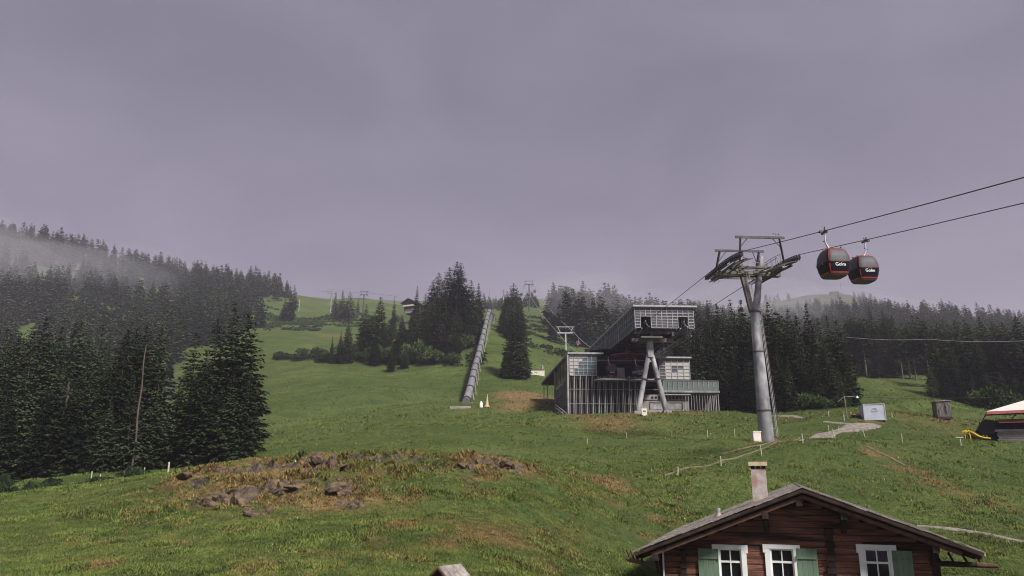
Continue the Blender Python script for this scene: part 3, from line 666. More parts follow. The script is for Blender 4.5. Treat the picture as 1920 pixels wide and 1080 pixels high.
HWN, HTN = .34, 1.62                             # half width of the glass opening, its height
wb = MB(); z = ZB; row = 0
while z < ap.z - .3:
    h = .185; zt = z + h
    lo = wx0 if rz_(wx0, -.26) > zt else ap.x - (ap.z - .26 - zt) * (ap.x - eL.x) / (ap.z - eL.z)
    hi = wx1 if rz_(wx1, -.26) > zt else ap.x + (ap.z - .26 - zt) * (eR.x - ap.x) / (ap.z - eR.z)
    cuts = []
    for cx, zt_ in WINS:
        if z < zt_ - .12 and zt > zt_ - .12 - HTN: cuts.append((cx - HWN, cx + HWN))
    segs = []; x = lo
    for c0, c1 in cuts: segs.append((x, c0)); x = c1
    segs.append((x, hi))
    for s0, s1 in segs:
        x = s0
        while x < s1 - .05:
            e = min(s1, x + random.uniform(2.5, 5)); e = s1 if s1 - e < .6 else e
            off = random.uniform(0, .028); wb.span(x, e - .006, -.03 - off, .13, z + .006, zt - random.uniform(.004, .014)); x = e
    z = zt; row += 1
wb.build('log_wall', M['wood'], house)
                                                 # notched log ends where the inner wall meets the front
for px, w, ztop in [(1559, .26, 1000), (1282, .20, 1040)]:
    pb = MB(); c = FH.L(px, 1050, 0).x; zt = FH.L(px, ztop, 0).z; z = ZB; k = 0
    while z < zt:
        ww = w * (1.0 if k % 2 else .72); pb.span(c - ww / 2, c + ww / 2, -.13 - .03 * (k % 2), .05, z, z + .175); z += .185; k += 1
    pb.build('log_end', M['wooddark'], house)
pb = MB(); c = FH.L(1551, 1000, 0); pb.span(c.x - .09, c.x + .1, -.2, .05, c.z - .12, c.z + .14)
pb.build('beam_end', M['wooddark'], house); pb = MB(); pb.span(wx0 - .06, wx0 + .12, -.1, .1, ZB, rz_(wx0, -.3)); pb.build('corner_board', M['wooddark'], house); pb = MB(); pb.span(wx1 - .15, wx1 + .06, -.1, .1, ZB, rz_(wx1, -.3))
pb.build('corner_board', M['wooddark'], house)
cp = MB(); x_ = FH.L(1243, 1060, -.1).x; cp.span(x_, x_ + .05, -.16, -.102, ZB, rz_(x_, -.35)); cp.build('corner_post', M['white'], house)
rf = MB()                                        # boards under the shingles
for s, e in ((-1, eL), (1, eR)):
    rf.prism([(ap.x, ap.z - .06), (e.x, e.z - .06), (e.x, e.z - .16), (ap.x, ap.z - .17)][::s], VY + .05, BK)
roof = rf.build('roof', M['wooddark'], house)
sh = MB(); rr = random.Random(5)
for s, e in ((-1, eL), (1, eR)):
    S = math.hypot(e.x - ap.x, e.z - ap.z); dx, dz = (e.x - ap.x) / S, (e.z - ap.z) / S; ang = math.atan2(-dz, abs(dx)) * s
    rows = 27
    for i in range(rows + 1):
        d0 = S - (i * S / rows) + .06
        y = VY - .03 + rr.uniform(0, .1)
        while y < BK:
            w = rr.uniform(.11, .24)
            if y > 7 and i < rows - 3 and False: pass
            L_ = .46; dd = max(.19, d0 - L_ / 2 + rr.uniform(-.035, .035)); lift = .012 + rr.uniform(0, .022)
            cx_, cz_ = ap.x + dx * dd, ap.z + dz * dd
            rot = Matrix.Rotation(ang + s * rr.uniform(-.045, -.02) * -1, 3, 'Y')
            sh.box((cx_, y + w / 2, cz_ + lift - .02), (L_, w - .008, .022), 0, rot); y += w
sh.build('shingles', M['shingle'], roof)
vb = MB()
for e in (eL, eR):
    vb.beam((ap.x, VY - .02, ap.z - .09), (e.x, VY - .02, e.z - .09), .05, .09, 1)
    vb.beam((ap.x, VY + .16, ap.z - .28), (e.x + (.5 if e is eL else -.5), VY + .16, rz_(e.x + (.5 if e is eL else -.5), -.28)), .10, .11, 0)
    vb.beam((ap.x, VY + .25, ap.z - .21), (e.x, VY + .25, e.z - .21), .12, .10, 1)
vb.build('bargeboards', [M['woodverge'], M['wooddark']], roof)
for px in (1230, 1437, 1502, 1583, 1745):
    pu = MB(); x = FH.L(px, 990, -.4).x; z = rz_(x, -.30)
    pu.span(x - .09, x + .09, VY + .1, .1, z - .2, z - .01)
    if px != 1502:
        pu.prism([(x - .08, z - .2), (x + .08, z - .2), (x + .08, z - .62), (x - .08, z - .62)], -.14, -.05)
        pu.beam((x, -.12, z - .6), (x, VY + .35, z - .22), .1, .1)
    pu.build('purlin', M['wooddark'], house)
rt = MB()                                        # rafter tails along both eaves
for e, s in ((eL, -1), (eR, 1)):
    y = VY + .5
    while y < BK - .2:
        xi = e.x - s * 1.7; rt.beam((xi, y, rz_(xi, -.24)), (e.x - s * .1, y, rz_(e.x - s * .1, -.24)), .1, .13); y += .95
rt.build('rafters', M['wooddark'], house)
for (p0, p1, rad) in [((1752, 1056), (1868, 1061), .075), ((1178, 1049), (1213, 1056), .07)]:
    g0, g1 = FH.L(*p0, -.15), FH.L(*p1, -.45); gt = MB()
    gt.tube([g0, g0.lerp(g1, .6), g1], [rad, rad, rad * .45], 0, 10)
    for k in range(4):
        q = g0.lerp(g1, .12 + .22 * k)
        gt.beam(q + Vector((0, 0, .0)), q + Vector((-.12, .1, .30)), .05, .05)
    gt.build('gutter', M['wooddark'] if rad > .072 else M['woodverge'], house)
g0, g1 = FH.L(1832, 1059, -.35), FH.L(1872, 1062, -.46); gt = MB(); gt.tube([g0, g1], [.085, .05], 0, 10); gt.build('gutter_spout', M['woodverge'], house)
for wi, (cx, zt) in enumerate(WINS):
    z1 = zt - .12; z0 = z1 - HTN
    w = MB(); w.span(cx - HWN - .20, cx + HWN + .20, -.115, -.062, z1, zt)                # head with ears
    for s in (-1, 1):
        w.span(cx + s * (HWN + .2), cx + s * (HWN + .1), -.112, -.062, z1 - .12, z1)
        w.span(cx + s * HWN, cx + s * (HWN + .15), -.108, -.062, z0 - .1, z1)
    w.span(cx - HWN - .2, cx + HWN + .2, -.14, -.062, z0 - .18, z0 - .1)
    wo_ = w.build('window', M['white'], house)
    f = MB(); t_ = .035
    for s in (-1, 1): f.span(cx + s * HWN, cx + s * (HWN - .05), -.062, .04, z0, z1)
    f.span(cx - HWN, cx + HWN, -.06, .04, z1 - .05, z1 - .001); f.span(cx - HWN, cx + HWN, -.06, .04, z0, z0 + .05)
    f.span(cx - t_ / 2, cx + t_ / 2, -.055, .02, z0 + .05, z1 - .05); f.span(cx - HWN + .05, cx + HWN - .05, -.058, .02, z1 - .42, z1 - .36)
    f.build('sash', M['white'], wo_)
    p = MB(); p.span(cx - HWN + .05, cx + HWN - .05, -.012, -.006, z0 + .05, z1 - .05); p.build('pane', M['pane'], wo_)
    r = MB(); r.span(cx - HWN, cx + HWN, .10, .118, z0, z1); r.build('painted_dark', M['paintdark'], wo_)  # black sheet painting the darkness behind the pane
    if wi != 0:
        c = MB(); s = 1
        for k in range(5): c.span(cx + s * (HWN - .05 - k * .033), cx + s * (HWN - .09 - k * .033), .04 + .012 * (k % 2), .06 + .012 * (k % 2), z0 + .05, z1 - .05)
        if wi == 2: c.build('curtain', M['curtain'], wo_)
for k, (px0, px1, ytop) in enumerate([(1308, 1346, 1028), (1492, 1531, 1028), (1671, 1709, 1032)]):
    a, b_ = FH.L(px0, ytop, -.1), FH.L(px1, ytop, -.1); s = MB(); n = 4; w = (b_.x - a.x) / n
    for i in range(n): s.span(a.x + i * w + .002, a.x + (i + 1) * w - .002, -.115 - .004 * (i % 2), -.075, a.z - 1.72, a.z)
    for zz in (.24, 1.48): s.span(a.x + .02, b_.x - .02, -.15, -.122, a.z - zz - .06, a.z - zz)
    s.span(a.x if k else b_.x - .02, (a.x + .02) if k else b_.x, -.16, -.12, a.z - .34, a.z - .2)
    s.build('shutter', M['shutter'], house)
c0, c1 = FH.L(1409, 900, 2.6), FH.L(1437, 900, 2.6); zt = FH.L(1423, 879, 2.6).z; cw = c1.x - c0.x; cx = (c0.x + c1.x) / 2
ch = MB(); ch.span(c0.x, c1.x, 2.6, 2.6 + cw, rz_(cx) - .6, zt - .07); ch.span(c0.x + .02, c1.x - .02, 2.62, 2.58 + cw, zt - .07, zt)
cho = ch.build('chimney', M['plaster'], roof)
ca = MB()
for s in (-1, 1): ca.span(cx + s * cw * .5, cx + s * (cw * .5 - .13), 2.6, 2.6 + cw, zt + .001, zt + .1)
ca.span(cx - .07, cx + .07, 2.62, 2.58 + cw, zt + .001, zt + .09); ca.build('flue_dark_block', M['paintdark'], cho)  # solid black blocks paint the dark gap under the cap
ca = MB(); ca.span(cx - cw * .62, cx + cw * .62, 2.6 - cw * .12, 2.6 + cw * 1.12, zt + .101, zt + .24); ca.build('cap_slab', M['cap'], cho)
v = FH.L(1348, 975, 2.2); vt = FH.L(1348, 953, 2.2).z; vp = MB(); vp.tube([(v.x, 2.2, rz_(v.x)), (v.x, 2.2, vt - .02)], .06, 0, 10); vp.tube([(v.x, 2.2, vt - .08), (v.x, 2.2, vt)], .075, 0, 10); vp.tube([(v.x - .02, 2.2, rz_(v.x) - .1), (v.x, 2.2, rz_(v.x) + .12)], [.16, .07], 1, 8)
vp.build('vent_pipe', [M['zinc'], M['plaster']], roof)

# small roofed box in front
FB = Frame(at(822, 1063, 17), R(38)); FB.O.z = FB.O.z
hut = thing('garden_hut', 'small hut with a pale boarded gable roof at the bottom edge', 'hut', FB.O, FB.rz)
gz_h = FB.gl(0, .3) - .2
b = MB(); b.prism([(-.26, gz_h), (.26, gz_h), (.26, -.28), (0, -.06), (-.26, -.28)], .07, .62); b.build('wall', M['wooddark'], hut)
b = MB()
for s in (-1, 1):
    for k in range(5): b.beam((s * .0, .01 + k * .14 + .07, 0), (s * .44, .01 + k * .14 + .07, -.34), .135, .022 + .004 * (k % 2))
b.build('roof', M['shingle'], hut)
b = MB()
for s in (-1, 1): b.beam((0, -.012, -.02), (s * .45, -.012, -.365), .03, .04)
b.build('bargeboard', M['woodverge'], hut)
# ---------------------------------------------------------------- gondola lift: geometry of the line
AZL = R(-3.77)
FT = Frame((25.75, 78.5, 0), AZL)               # tall tower; local y runs along the line
G2 = 2.95
def rope_pts(lx, pts, seg=14):
    out = []
    for (y0, z0, sag), (y1, z1, _) in zip(pts[:-1], pts[1:]):
        for k in range(seg):
            s = k / seg; out.append(FT.W((lx, y0 + (y1 - y0) * s, z0 + (z1 - z0) * s - 4 * sag * s * (1 - s))))
    out.append(FT.W((lx, pts[-1][0], pts[-1][1]))); return out
def zat(px, py, lx):
    """where the line of sight crosses the vertical plane of a rope"""
    d = ray(px, py); n = FT.x; k = (lx + FT.O.dot(n)) / d.dot(n); P = d * k
    return (P - FT.O).dot(FT.y), P.z
ROPE = {}
for s, name, edge, outp, inp, stn in ((-1, 'left', (1920, 345), (1475, 455), (1330, 513), (1209, 604)), (1, 'right', (1920, 387), (1500, 477), (1400, 522), (1281, 607))):
    lx = s * G2; pe = zat(*edge, lx); po = zat(*outp, lx) if s == 1 else None
    ys = FT.O; st = ((113 - 78.5) / math.cos(AZL), None)
    zs = FT.L(*stn, (113 - 78.5) * 1.0).z
    if s == 1: yo, zo = po
    else: yo = -6.2; zo = pe[1] + (22.35 - pe[1]) * (yo - pe[0]) / (-3.5 - pe[0])
    if s == 1: pass
    slope = (zo - pe[1]) / (yo - pe[0]); ye = pe[0] - 60; ze = pe[1] - slope * 60
    ROPE[s] = dict(lx=lx, yo=yo, zo=zo, slope=slope, zs=zs)
yi = 5.6
for s in (-1, 1):
    r = ROPE[s]; lx = r['lx']; r['zi'] = r['zo'] + .55
    n = 10; arc = []
    yo, zo, zi, sl, zs = r['yo'], r['zo'], r['zi'], r['slope'], r['zs']; s1 = (zs - zi) / (36 - yi)
    r['arc'] = []
    for k in range(n + 1):                       # rope bends over the sheaves
        q = k / n; y = yo + (yi - yo) * q
        h00, h10, h01, h11 = 2*q**3-3*q**2+1, q**3-2*q**2+q, -2*q**3+3*q**2, q**3-q**2
        z = h00 * zo + h10 * sl * (yi - yo) + h01 * zi + h11 * s1 * (yi - yo); r['arc'].append((y, z))
    pts = [FT.W((lx, yo - 62, zo - sl * 62 + .9))] + [FT.W((lx, yo - d, zo - sl * d + .0006 * d * d * .4)) for d in (50, 40, 30, 20, 10)] + [FT.W((lx, y, z)) for y, z in r['arc']]
    pts += [FT.W((lx, yi + (40 - yi) * k / 6, zi + (zs - zi) * k / 6 - .2 * k / 6 * (1 - k / 6))) for k in range(1, 7)]
    m = MB(); m.tube(pts, .034, 0, 6); o = m.build('haul_rope', M['rope'])
    tag(o, ('upper of the two steel ropes running from the station over the tall tower' if s < 0 else 'lower of the two steel ropes running from the station over the tall tower'), 'rope', 'haul ropes of the lower lift section')

# ---------------------------------------------------------------- the tall tower
twr = thing('lift_tower', 'tall grey steel lift tower with forked top beside a small white box', 'lift tower', FT.O, FT.rz)
base = FT.L(1437, 820, 0); zfl = FT.L(1415, 584, 0); bx = base.x
def seg(p, q, r0, r1, name='pole', m='steel', n=20):
    t = MB(); t.tube([p, q], [r0, r1], 0, n); return t.build(name, M[m], twr)
pz = [(820, .86), (700, .74), (655, .70), (598, .68), (583, .66)]
bot = Vector((bx, 0, base.z - .5)); top = Vector((zfl.x, 0, zfl.z))
zz = [bot.z] + [FT.L(1430, y, 0).z for y in (770, 718, 660, 600)] + [top.z]
rr_ = [.77, .70, .63, .56, .50, .48]
for i in range(5):
    k0, k1 = (zz[i] - bot.z) / (top.z - bot.z), (zz[i + 1] - bot.z) / (top.z - bot.z)
    seg(bot.lerp(top, k0), bot.lerp(top, k1), rr_[i], rr_[i + 1])
for z_ in (zz[3], top.z, zz[1]):
    c = bot.lerp(top, (z_ - bot.z) / (top.z - bot.z)); t = MB(); t.tube([c - Vector((0, 0, .07)), c + Vector((0, 0, .07))], .60 if z_ > zz[2] else .76, 0, 20); t.build('flange', M['steeldark'], twr)
aL, aR = FT.L(1386, 492, 0), FT.L(1426, 476, 0)
t = MB(); t.beam(top + Vector((-.3, 0, -.1)), aL, .46, .5, 0); t.build('fork_arm', M['steelbrown'], twr)
t = MB(); t.tube([top + Vector((.12, 0, -.1)), top.lerp(aR, .4) + Vector((.12, 0, 0)), aR + Vector((0, 0, -.3))], [.42, .34, .27], 0, 16); t.build('fork_arm', M['steel'], twr)
# ladder on the right face
lx0, lx1 = FT.L(1458, 818, -.3), FT.L(1426, 590, -.3); t = MB()
d_ = (lx1 - lx0); n = int(d_.length / .3)
for o_ in (-.16, .16): t.beam(lx0 + Vector((0, o_, 0)), lx1 + Vector((0, o_, 0)), .05, .05)
for k in range(n): q = lx0 + d_ * (k / n); t.beam(q + Vector((0, -.16, 0)), q + Vector((0, .16, 0)), .03, .03)
t.tube([lx0 + Vector((.1, -.2, 1)), lx1 + Vector((.05, -.2, 0))], .035, 1, 6)
for k in range(8): q = lx0 + d_ * ((k + .5) / 8); t.beam(q, q + Vector((-.35, .1, 0)), .04, .04)
t.build('ladder', [M['frame'], M['steelbrown']], twr)
t = MB(); l0 = top + Vector((-.1, -.45, .2)); l1 = aL + Vector((.5, -.45, -.3)); d_ = l1 - l0
for o_ in (-.14, .14): t.beam(l0 + Vector((o_, 0, 0)), l1 + Vector((o_, 0, 0)), .04, .04)
for k in range(18): q = l0 + d_ * k / 18; t.beam(q + Vector((-.14, 0, 0)), q + Vector((.14, 0, 0)), .03, .03)
t.build('ladder', M['steel'], twr)
# cross head
zc0 = ROPE[-1]['arc'][5][1] - .55
t = MB(); t.span(-G2 - .5, G2 + .5, -.35, .35, zc0 - .95, zc0 - .45); t.build('crossarm', M['steelbrown'], twr)
t = MB()
for y in (-2.0, 2.4): t.beam((-G2, y, zc0 - .5), (G2, y, zc0 - .5), .16, .22)
t.beam((-G2, -2, zc0 - .6), (0, 0, zc0 - .75), .14, .14); t.beam((G2, -2, zc0 - .6), (0, 0, zc0 - .75), .14, .14); t.beam((-G2, 2.4, zc0 - .6), (0, 0, zc0 - .75), .14, .14); t.beam((G2, 2.4, zc0 - .6), (0, 0, zc0 - .75), .14, .14)
t.build('crossarm_brace', M['steelbrown'], twr)
whl = MB(); whl.tube([(-.05, 0, 0), (.05, 0, 0)], .25, 0, 14); whl.tube([(-.075, 0, 0), (-.05, 0, 0)], .17, 1, 10); whl.tube([(.05, 0, 0), (.075, 0, 0)], .17, 1, 10)
whl_me = whl.mesh('sheave', [M['rubber'], M['steel']])
for s in (-1, 1):
    r = ROPE[s]; lx = r['lx']; A = r['arc']
    z_at = lambda y: float(np.interp(y, [a for a, _ in A], [b for _, b in A])); y0, y1 = A[0][0], A[-1][0]
    t = MB()
    for k in range(6):                           # nested rocker beams
        a, b = y0 + .3 + (y1 - y0 - .6) * k / 6, y0 + .3 + (y1 - y0 - .6) * (k + 1) / 6
        for o_ in (-.14, .14): t.beam((lx + o_, a + .1, z_at(a) - .32), (lx + o_, b - .1, z_at(b) - .32), .04, .17)
    for k in range(3):
        a, b = y0 + .8 + (y1 - y0 - .6) * k / 3, y0 - .2 + (y1 - y0 - .6) * (k + 1) / 3
        t.beam((lx, a, z_at(a) - .62), (lx, b, z_at(b) - .60), .12, .16)
    t.beam((lx, y0 + 2, z_at(y0 + 2) - .9), (lx, 0, zc0 - .55), .14, .2); t.beam((lx, y1 - 2, z_at(y1 - 2) - .9), (lx, 0, zc0 - .55), .14, .2)
    tr = t.build('sheave_train', M['steeldark'], twr)
    n = 22
    for k in range(n):
        y = y0 + .25 + (y1 - y0 - .5) * k / (n - 1); w = link('sheave', whl_me, tr, (lx, y, z_at(y) - .29))
    t = MB(); so = -s                            # catwalk beside the train with railing
    xa = lx + so * .75
    for k in range(10):
        a, b = y0 + (y1 - y0) * k / 10, y0 + (y1 - y0) * (k + 1) / 10
        for g_ in range(5): q_ = a + (b - a) * g_ / 5; t.beam((xa - .25, q_, z_at(q_) - .75), (xa + .25, q_, z_at(q_) - .75), .05, .03)
        for xo in (-.26, .26): t.beam((xa + xo, a, z_at(a) - .72), (xa + xo, b, z_at(b) - .72), .04, .09)
        if k % 2 == 0: t.beam((xa, a, z_at(a) - .8), (lx, a, z_at(a) - .6), .05, .06)
        xr_ = xa + so * .26
        if k > 1: t.beam((xr_, a, z_at(a) - .7), (xr_, a, z_at(a) + .35), .035, .035); t.beam((xr_, a, z_at(a) + .35), (xr_, b, z_at(b) + .35), .035, .035)
    t.build('catwalk', M['steelbrown'], twr)
    t = MB()                                     # truss below, left end hangs lower
    for k in range(6):
        a, b = y0 + 1 + (y1 - y0 - 2) * k / 6, y0 + 1 + (y1 - y0 - 2) * (k + 1) / 6; h0 = .85 + .5 * math.sin(math.pi * k / 6); h1 = .85 + .5 * math.sin(math.pi * (k + 1) / 6)
        t.beam((lx - s * .45, a, z_at(a) - h0), (lx - s * .45, b, z_at(b) - h1), .08, .08); t.beam((lx - s * .45, a, z_at(a) - h0), (lx - s * .45, b, z_at(b) - .7), .05, .05)
    t.build('truss', M['steelbrown'], twr)
t = MB()
for x in (-2.1, -1.3, 1.1, 2.0): t.beam((x, -3.4, zc0 - .75), (x, 3.8, zc0 - .15), .08, .1)
for k in range(9): y = -3.2 + k * .85; t.beam((-2.1, y, zc0 - .72 + k * .07), (2.0, y, zc0 - .72 + k * .07), .06, .06)
for k in range(6): y = -3.0 + k * 1.3; t.beam((-2.1, y, zc0 - .7), (-2.1, y, zc0 + .4), .04, .04); t.beam((2.0, y, zc0 - .7), (2.0, y, zc0 + .4), .04, .04)
t.beam((-2.1, -3.0, zc0 + .35), (-2.1, 3.5, zc0 + .5), .04, .04); t.beam((2.0, -3.0, zc0 + .35), (2.0, 3.5, zc0 + .5), .04, .04)
t.build('platform', M['steelbrown'], twr)
# lifting frames on top
for (pl, pr, y, hl) in (((1378, 441), (1471, 449), -4.7, 1.6), ((1340, 465), (1432, 476), 3.4, 1.6)):
    a, b = FT.L(*pl, y), FT.L(*pr, y); b.z = a.z = (a.z + b.z) / 2
    t = MB(); t.beam(a, b, .16, .24)
    for q, s in ((a, 1), (b, -1)):
        foot = Vector((-G2 * s + s * .6, y + .9, zc0 - .3)); hd = q + Vector((s * .55, 0, -.1))
        t.beam(hd, foot, .17, .2); t.beam(q + Vector((s * 1.3, 0, -.1)), hd.lerp(foot, .4), .06, .06)
    t.build('lifting_frame', M['steeldark'], twr)
t = MB(); c = FT.L(1455, 447, -4.7)
t.beam(c, c + Vector((0, 0, .55)), .035, .035); t.beam(c + Vector((-.25, 0, .5)), c + Vector((.35, 0, .42)), .03, .03); t.tube([c + Vector((-.25, 0, .45)), c + Vector((-.25, 0, .6))], .06, 0, 6); t.tube([c + Vector((.32, 0, .35)), c + Vector((.32, 0, .52))], .06, 0, 6)
t.build('wind_gauge', M['steelbrown'], twr)
t = MB()
for k in range(5): t.beam((-.8 + k * .7, -1.2 + .3 * k, zc0 - .5), (-.8 + k * .7, -1.2 + .3 * k, zc0 + .7 + .2 * (k % 2)), .04, .04)
t.beam((-.8, -1.2, zc0 + .5), (2, 0, zc0 + .5), .04, .04); t.build('railing', M['steel'], twr)
t = MB(); p = FT.gl(bx - 1.35, -.6); t.span(bx - 1.75, bx - .95, -1.0, -.2, p - .2, p + .95); t.span(bx - 1.8, bx - .9, -1.05, -.15, p + .951, p + 1.03)
w_ = t.build('control_box', M['creamy']); w_.location = FT.O; w_.rotation_euler.z = FT.rz; tag(w_, 'cream control box standing at the foot of the tall lift tower', 'control box')

# ---------------------------------------------------------------- gondola cabins
def se(th, hx, hy, e=.42):
    c, s = math.cos(th), math.sin(th); return hx * math.copysign(abs(c) ** e, c), hy * math.copysign(abs(s) ** e, s)
LEV = [(0, .70, .74), (.12, .80, .84), (.5, .93, .97), (.95, 1.0, 1.06), (1.1, 1.0, 1.06), (1.5, .95, 1.0), (1.85, .84, .88), (2.08, .70, .74), (2.15, .60, .64)]
def hxy(z):
    zs = [l[0] for l in LEV]; return float(np.interp(z, zs, [l[1] for l in LEV])), float(np.interp(z, zs, [l[2] for l in LEV]))
def patch(mb, t0, t1, z0, z1, off, m=0, nt_=6, nz=5):
    v = []
    for j in range(nz + 1):
        z = z0 + (z1 - z0) * j / nz; hx, hy = hxy(z)
        for i in range(nt_ + 1):
            x, y = se(t0 + (t1 - t0) * i / nt_, hx + off, hy + off); v.append((x, y, z))
    mb.add(v, [(j * (nt_ + 1) + i, j * (nt_ + 1) + i + 1, (j + 1) * (nt_ + 1) + i + 1, (j + 1) * (nt_ + 1) + i) for j in range(nz) for i in range(nt_)], m, True)
def word(txt, size, mt, parent, loc, rot, bold=.012, ext=.006):
    c = bpy.data.curves.new(txt, 'FONT'); c.body = txt; c.size = size; c.extrude = ext; c.offset = bold; c.align_x = 'CENTER'; c.align_y = 'CENTER'; c.resolution_u = 3
    o = bpy.data.objects.new('tmp', c); COL.objects.link(o); bpy.context.view_layer.update()
    me = bpy.data.meshes.new_from_object(o.evaluated_get(bpy.context.evaluated_depsgraph_get())); bpy.data.objects.remove(o); me.materials.clear(); me.materials.append(mt)
    l = link('lettering', me, parent); l.location = loc; l.rotation_euler = rot; return l
def cabin(label, group=None):
    o = thing('gondola_cabin', label, 'gondola', group=group)
    b = MB(); 
    for z0, z1 in zip([l[0] for l in LEV][:-1], [l[0] for l in LEV][1:]): patch(b, 0, 2 * math.pi, z0, z1, 0, 0, 48, 1)
    body = b.build('body', M['black'], o)
    b = MB(); hx, hy = hxy(2.15); v = [(*se(2 * math.pi * k / 32, hx, hy), 2.15) for k in range(32)]; b.add(v, [tuple(range(32))], 0); patch(b, 0, 2 * math.pi, 2.06, 2.155, .02, 0, 48, 1); rf = b.build('roof', M['red'], o)
    b = MB(); v = [(*se(2 * math.pi * k / 32, .70, .74), 0) for k in range(32)]; b.add(v, [tuple(range(32))[::-1]], 0); patch(b, 0, 2 * math.pi, 0.0, .14, .012, 0, 48, 1); b.build('floor_pan', M['underside'], o)
    P = math.pi
    for q in range(4):                           # corner posts and window on each face
        a = P / 4 + q * P / 2
        b = MB(); patch(b, a + .10, a + .22, 1.05, 2.1, .022, 0, 2, 8); patch(b, a + .10, a + .26, .14, .85, .02, 0, 2, 5); patch(b, a - .22, a - .10, 1.05, 2.1, .018, 0, 2, 8) if q % 2 else None
        b.build('corner_post', M['red'], o)
        b = MB(); patch(b, a + .24, a + P / 2 - .20, 1.0, 2.04, .014, 0, 10, 8); b.build('window', M['tint'], o)
        b = MB(); patch(b, a + .2, a + P / 2 - .12, .14, .24, .018, 0, 10, 1); b.build('sill_band', M['red'], o)
    for s, rz in ((-1, 0), (1, P)):
        l = word('Golm', .36, M['text'], body, (0, s * 1.085, .74), (R(90), 0, rz), .001)
        e = MB(); e.add([(-.16, 0, 0), (-.06, 0, .13), (-.02, 0, .09), (.05, 0, .17), (.19, 0, 0), (.12, 0, 0), (.05, 0, .08), (-.01, 0, .03), (-.06, 0, .07), (-.10, 0, 0)], [tuple(range(10))])
        e2 = e.build('emblem', M['red'], body); e2.location = (.03, s * 1.09, .93); e2.rotation_euler.z = rz
    b = MB()
    for s in (-1, 1):
        b.beam((-.6, s * .3, 2.2), (.6, s * .3, 2.2), .05, .05)
        for x in (-.5, 0, .5): b.beam((x, s * .3, 2.12), (x, s * .3, 2.22), .06, .06)
    b.tube([(-.35, -.5, 2.2), (-.35, .5, 2.2)], .05, 0, 6); b.tube([(.5, -.45, 2.16), (.5, -.45, 2.32)], .05, 0, 6)
    b.build('roof_rack', M['steeldark'], rf)
    b = MB()
    for k in range(4): b.beam((-1.0 - .06, -.5 + k * .3, .75), (-1.12, -.5 + k * .3, 1.0), .05, .05)
    b.beam((-1.1, -.55, .9), (-1.1, .5, .9), .06, .12); b.build('ski_rack', M['steeldark'], o)
    b = MB(); hx0 = -.45
    b.tube([(0, 0, 2.2), (-.25, 0, 2.32), (hx0, 0, 2.75), (hx0, 0, 3.55)], [.09, .085, .07, .07], 0, 8); b.beam((-.4, 0, 2.22), (.35, 0, 2.22), .12, .1); b.tube([(hx0 - .16, 0, 2.85), (hx0 + .12, 0, 3.0)], .05, 1, 6)
    hg = b.build('hanger', [M['zinc'], M['steeldark']], o)
    b = MB(); b.beam((hx0, -.42, 3.62), (hx0, .42, 3.62), .14, .16); b.beam((hx0 - .3, 0, 3.66), (hx0 + .25, .0, 3.60), .1, .1); b.beam((hx0, .05, 3.6), (hx0 - .08, -.25, 3.98), .07, .07); b.tube([(hx0 - .3, .1, 3.66), (hx0 - .3, -.1, 3.66)], .12, 0, 8)
    b.beam((hx0, .2, 3.7), (hx0 + .1, .42, 3.8), .07, .07); b.build('grip', M['steeldark'], hg)
    return o
def hang(o, s, y, scale=1.0):
    """hang a cabin from a rope of the near section"""
    r = ROPE[s]; z = r['zo'] - r['slope'] * (r['yo'] - y)
    p = FT.W((r['lx'] + (.45 if s < 0 else -.45), y, z - 3.66)); o.location = p; o.rotation_euler = (0, 0, FT.rz + (0 if s < 0 else math.pi))
GG = 'red and black gondolas'
cab = cabin('black and red gondola hanging from the upper rope, leftmost of the near pair', GG); y1 = zat(1546, 440, -G2)[0]; hang(cab, -1, y1)
cab2 = copy_tree(cab); cab2['label'] = 'black and red gondola on the lower rope, rightmost of the near pair'; hang(cab2, 1, zat(1622, 458, G2)[0])

# upper section: two far masts, ropes and cabins
def far_tower(name, lab, px, pyt, pyb, Y, half, grp, az=0, col='steel', r=.45):
    top = at(px, pyt, Y); bz = gzs(top.x, Y) - .5; o = thing(name, lab, 'lift tower', (top.x, Y, 0), az, grp); zt = top.z
    t = MB(); t.tube([(0, 0, bz), (0, 0, zt - 2.4)], [r, r * .7], 0, 12); t.build('pole', M[col], o)
    t = MB(); t.beam((-half, 0, zt - 2.5), (half, 0, zt - 2.5), .5, .5); t.build('crossarm', M[col], o)
    t = MB(); t.beam((-half * 1.12, 0, zt), (half * 1.12, 0, zt), .25, .28)
    for s in (-1, 1): t.beam((s * half * .95, 0, zt), (s * half * .62, 0, zt - 2.4), .22, .22)
    t.build('lifting_frame', M[col], o)
    for s in (-1, 1):
        t = MB(); t.beam((s * half, -3, zt - 2.9), (s * half, 3, zt - 2.3), .35, .5); t.beam((s * half, -2.4, zt - 3.2), (s * half, 2.4, zt - 2.7), .6, .12)
        t.beam((s * half * .8, 0, zt - 2.4), (s * half, 0, zt - 3.6), .2, .2); t.build('sheave_train', M['steel'], o)
    return o, zt
M['steelpale'] = mat('pale_steel', (.32, .32, .33), (.45, .45, .46), scale=1, rough=.5)
GT_ = 'lift masts on the hill'
t2, z2 = far_tower('lift_tower', 'pale lift mast with wide crossarm just above the glass station', 1060, 613, 676, 300, 3.3, GT_, 0, 'steelpale')
t3, z3 = far_tower('lift_tower', 'dark lift mast standing high above the pipeline beside the misty hill', 992, 527, 578, 550, 3.2, GT_, 0, 'steeldark', .6)
X2, X3 = t2.location.x, t3.location.x
FARROPE = {}
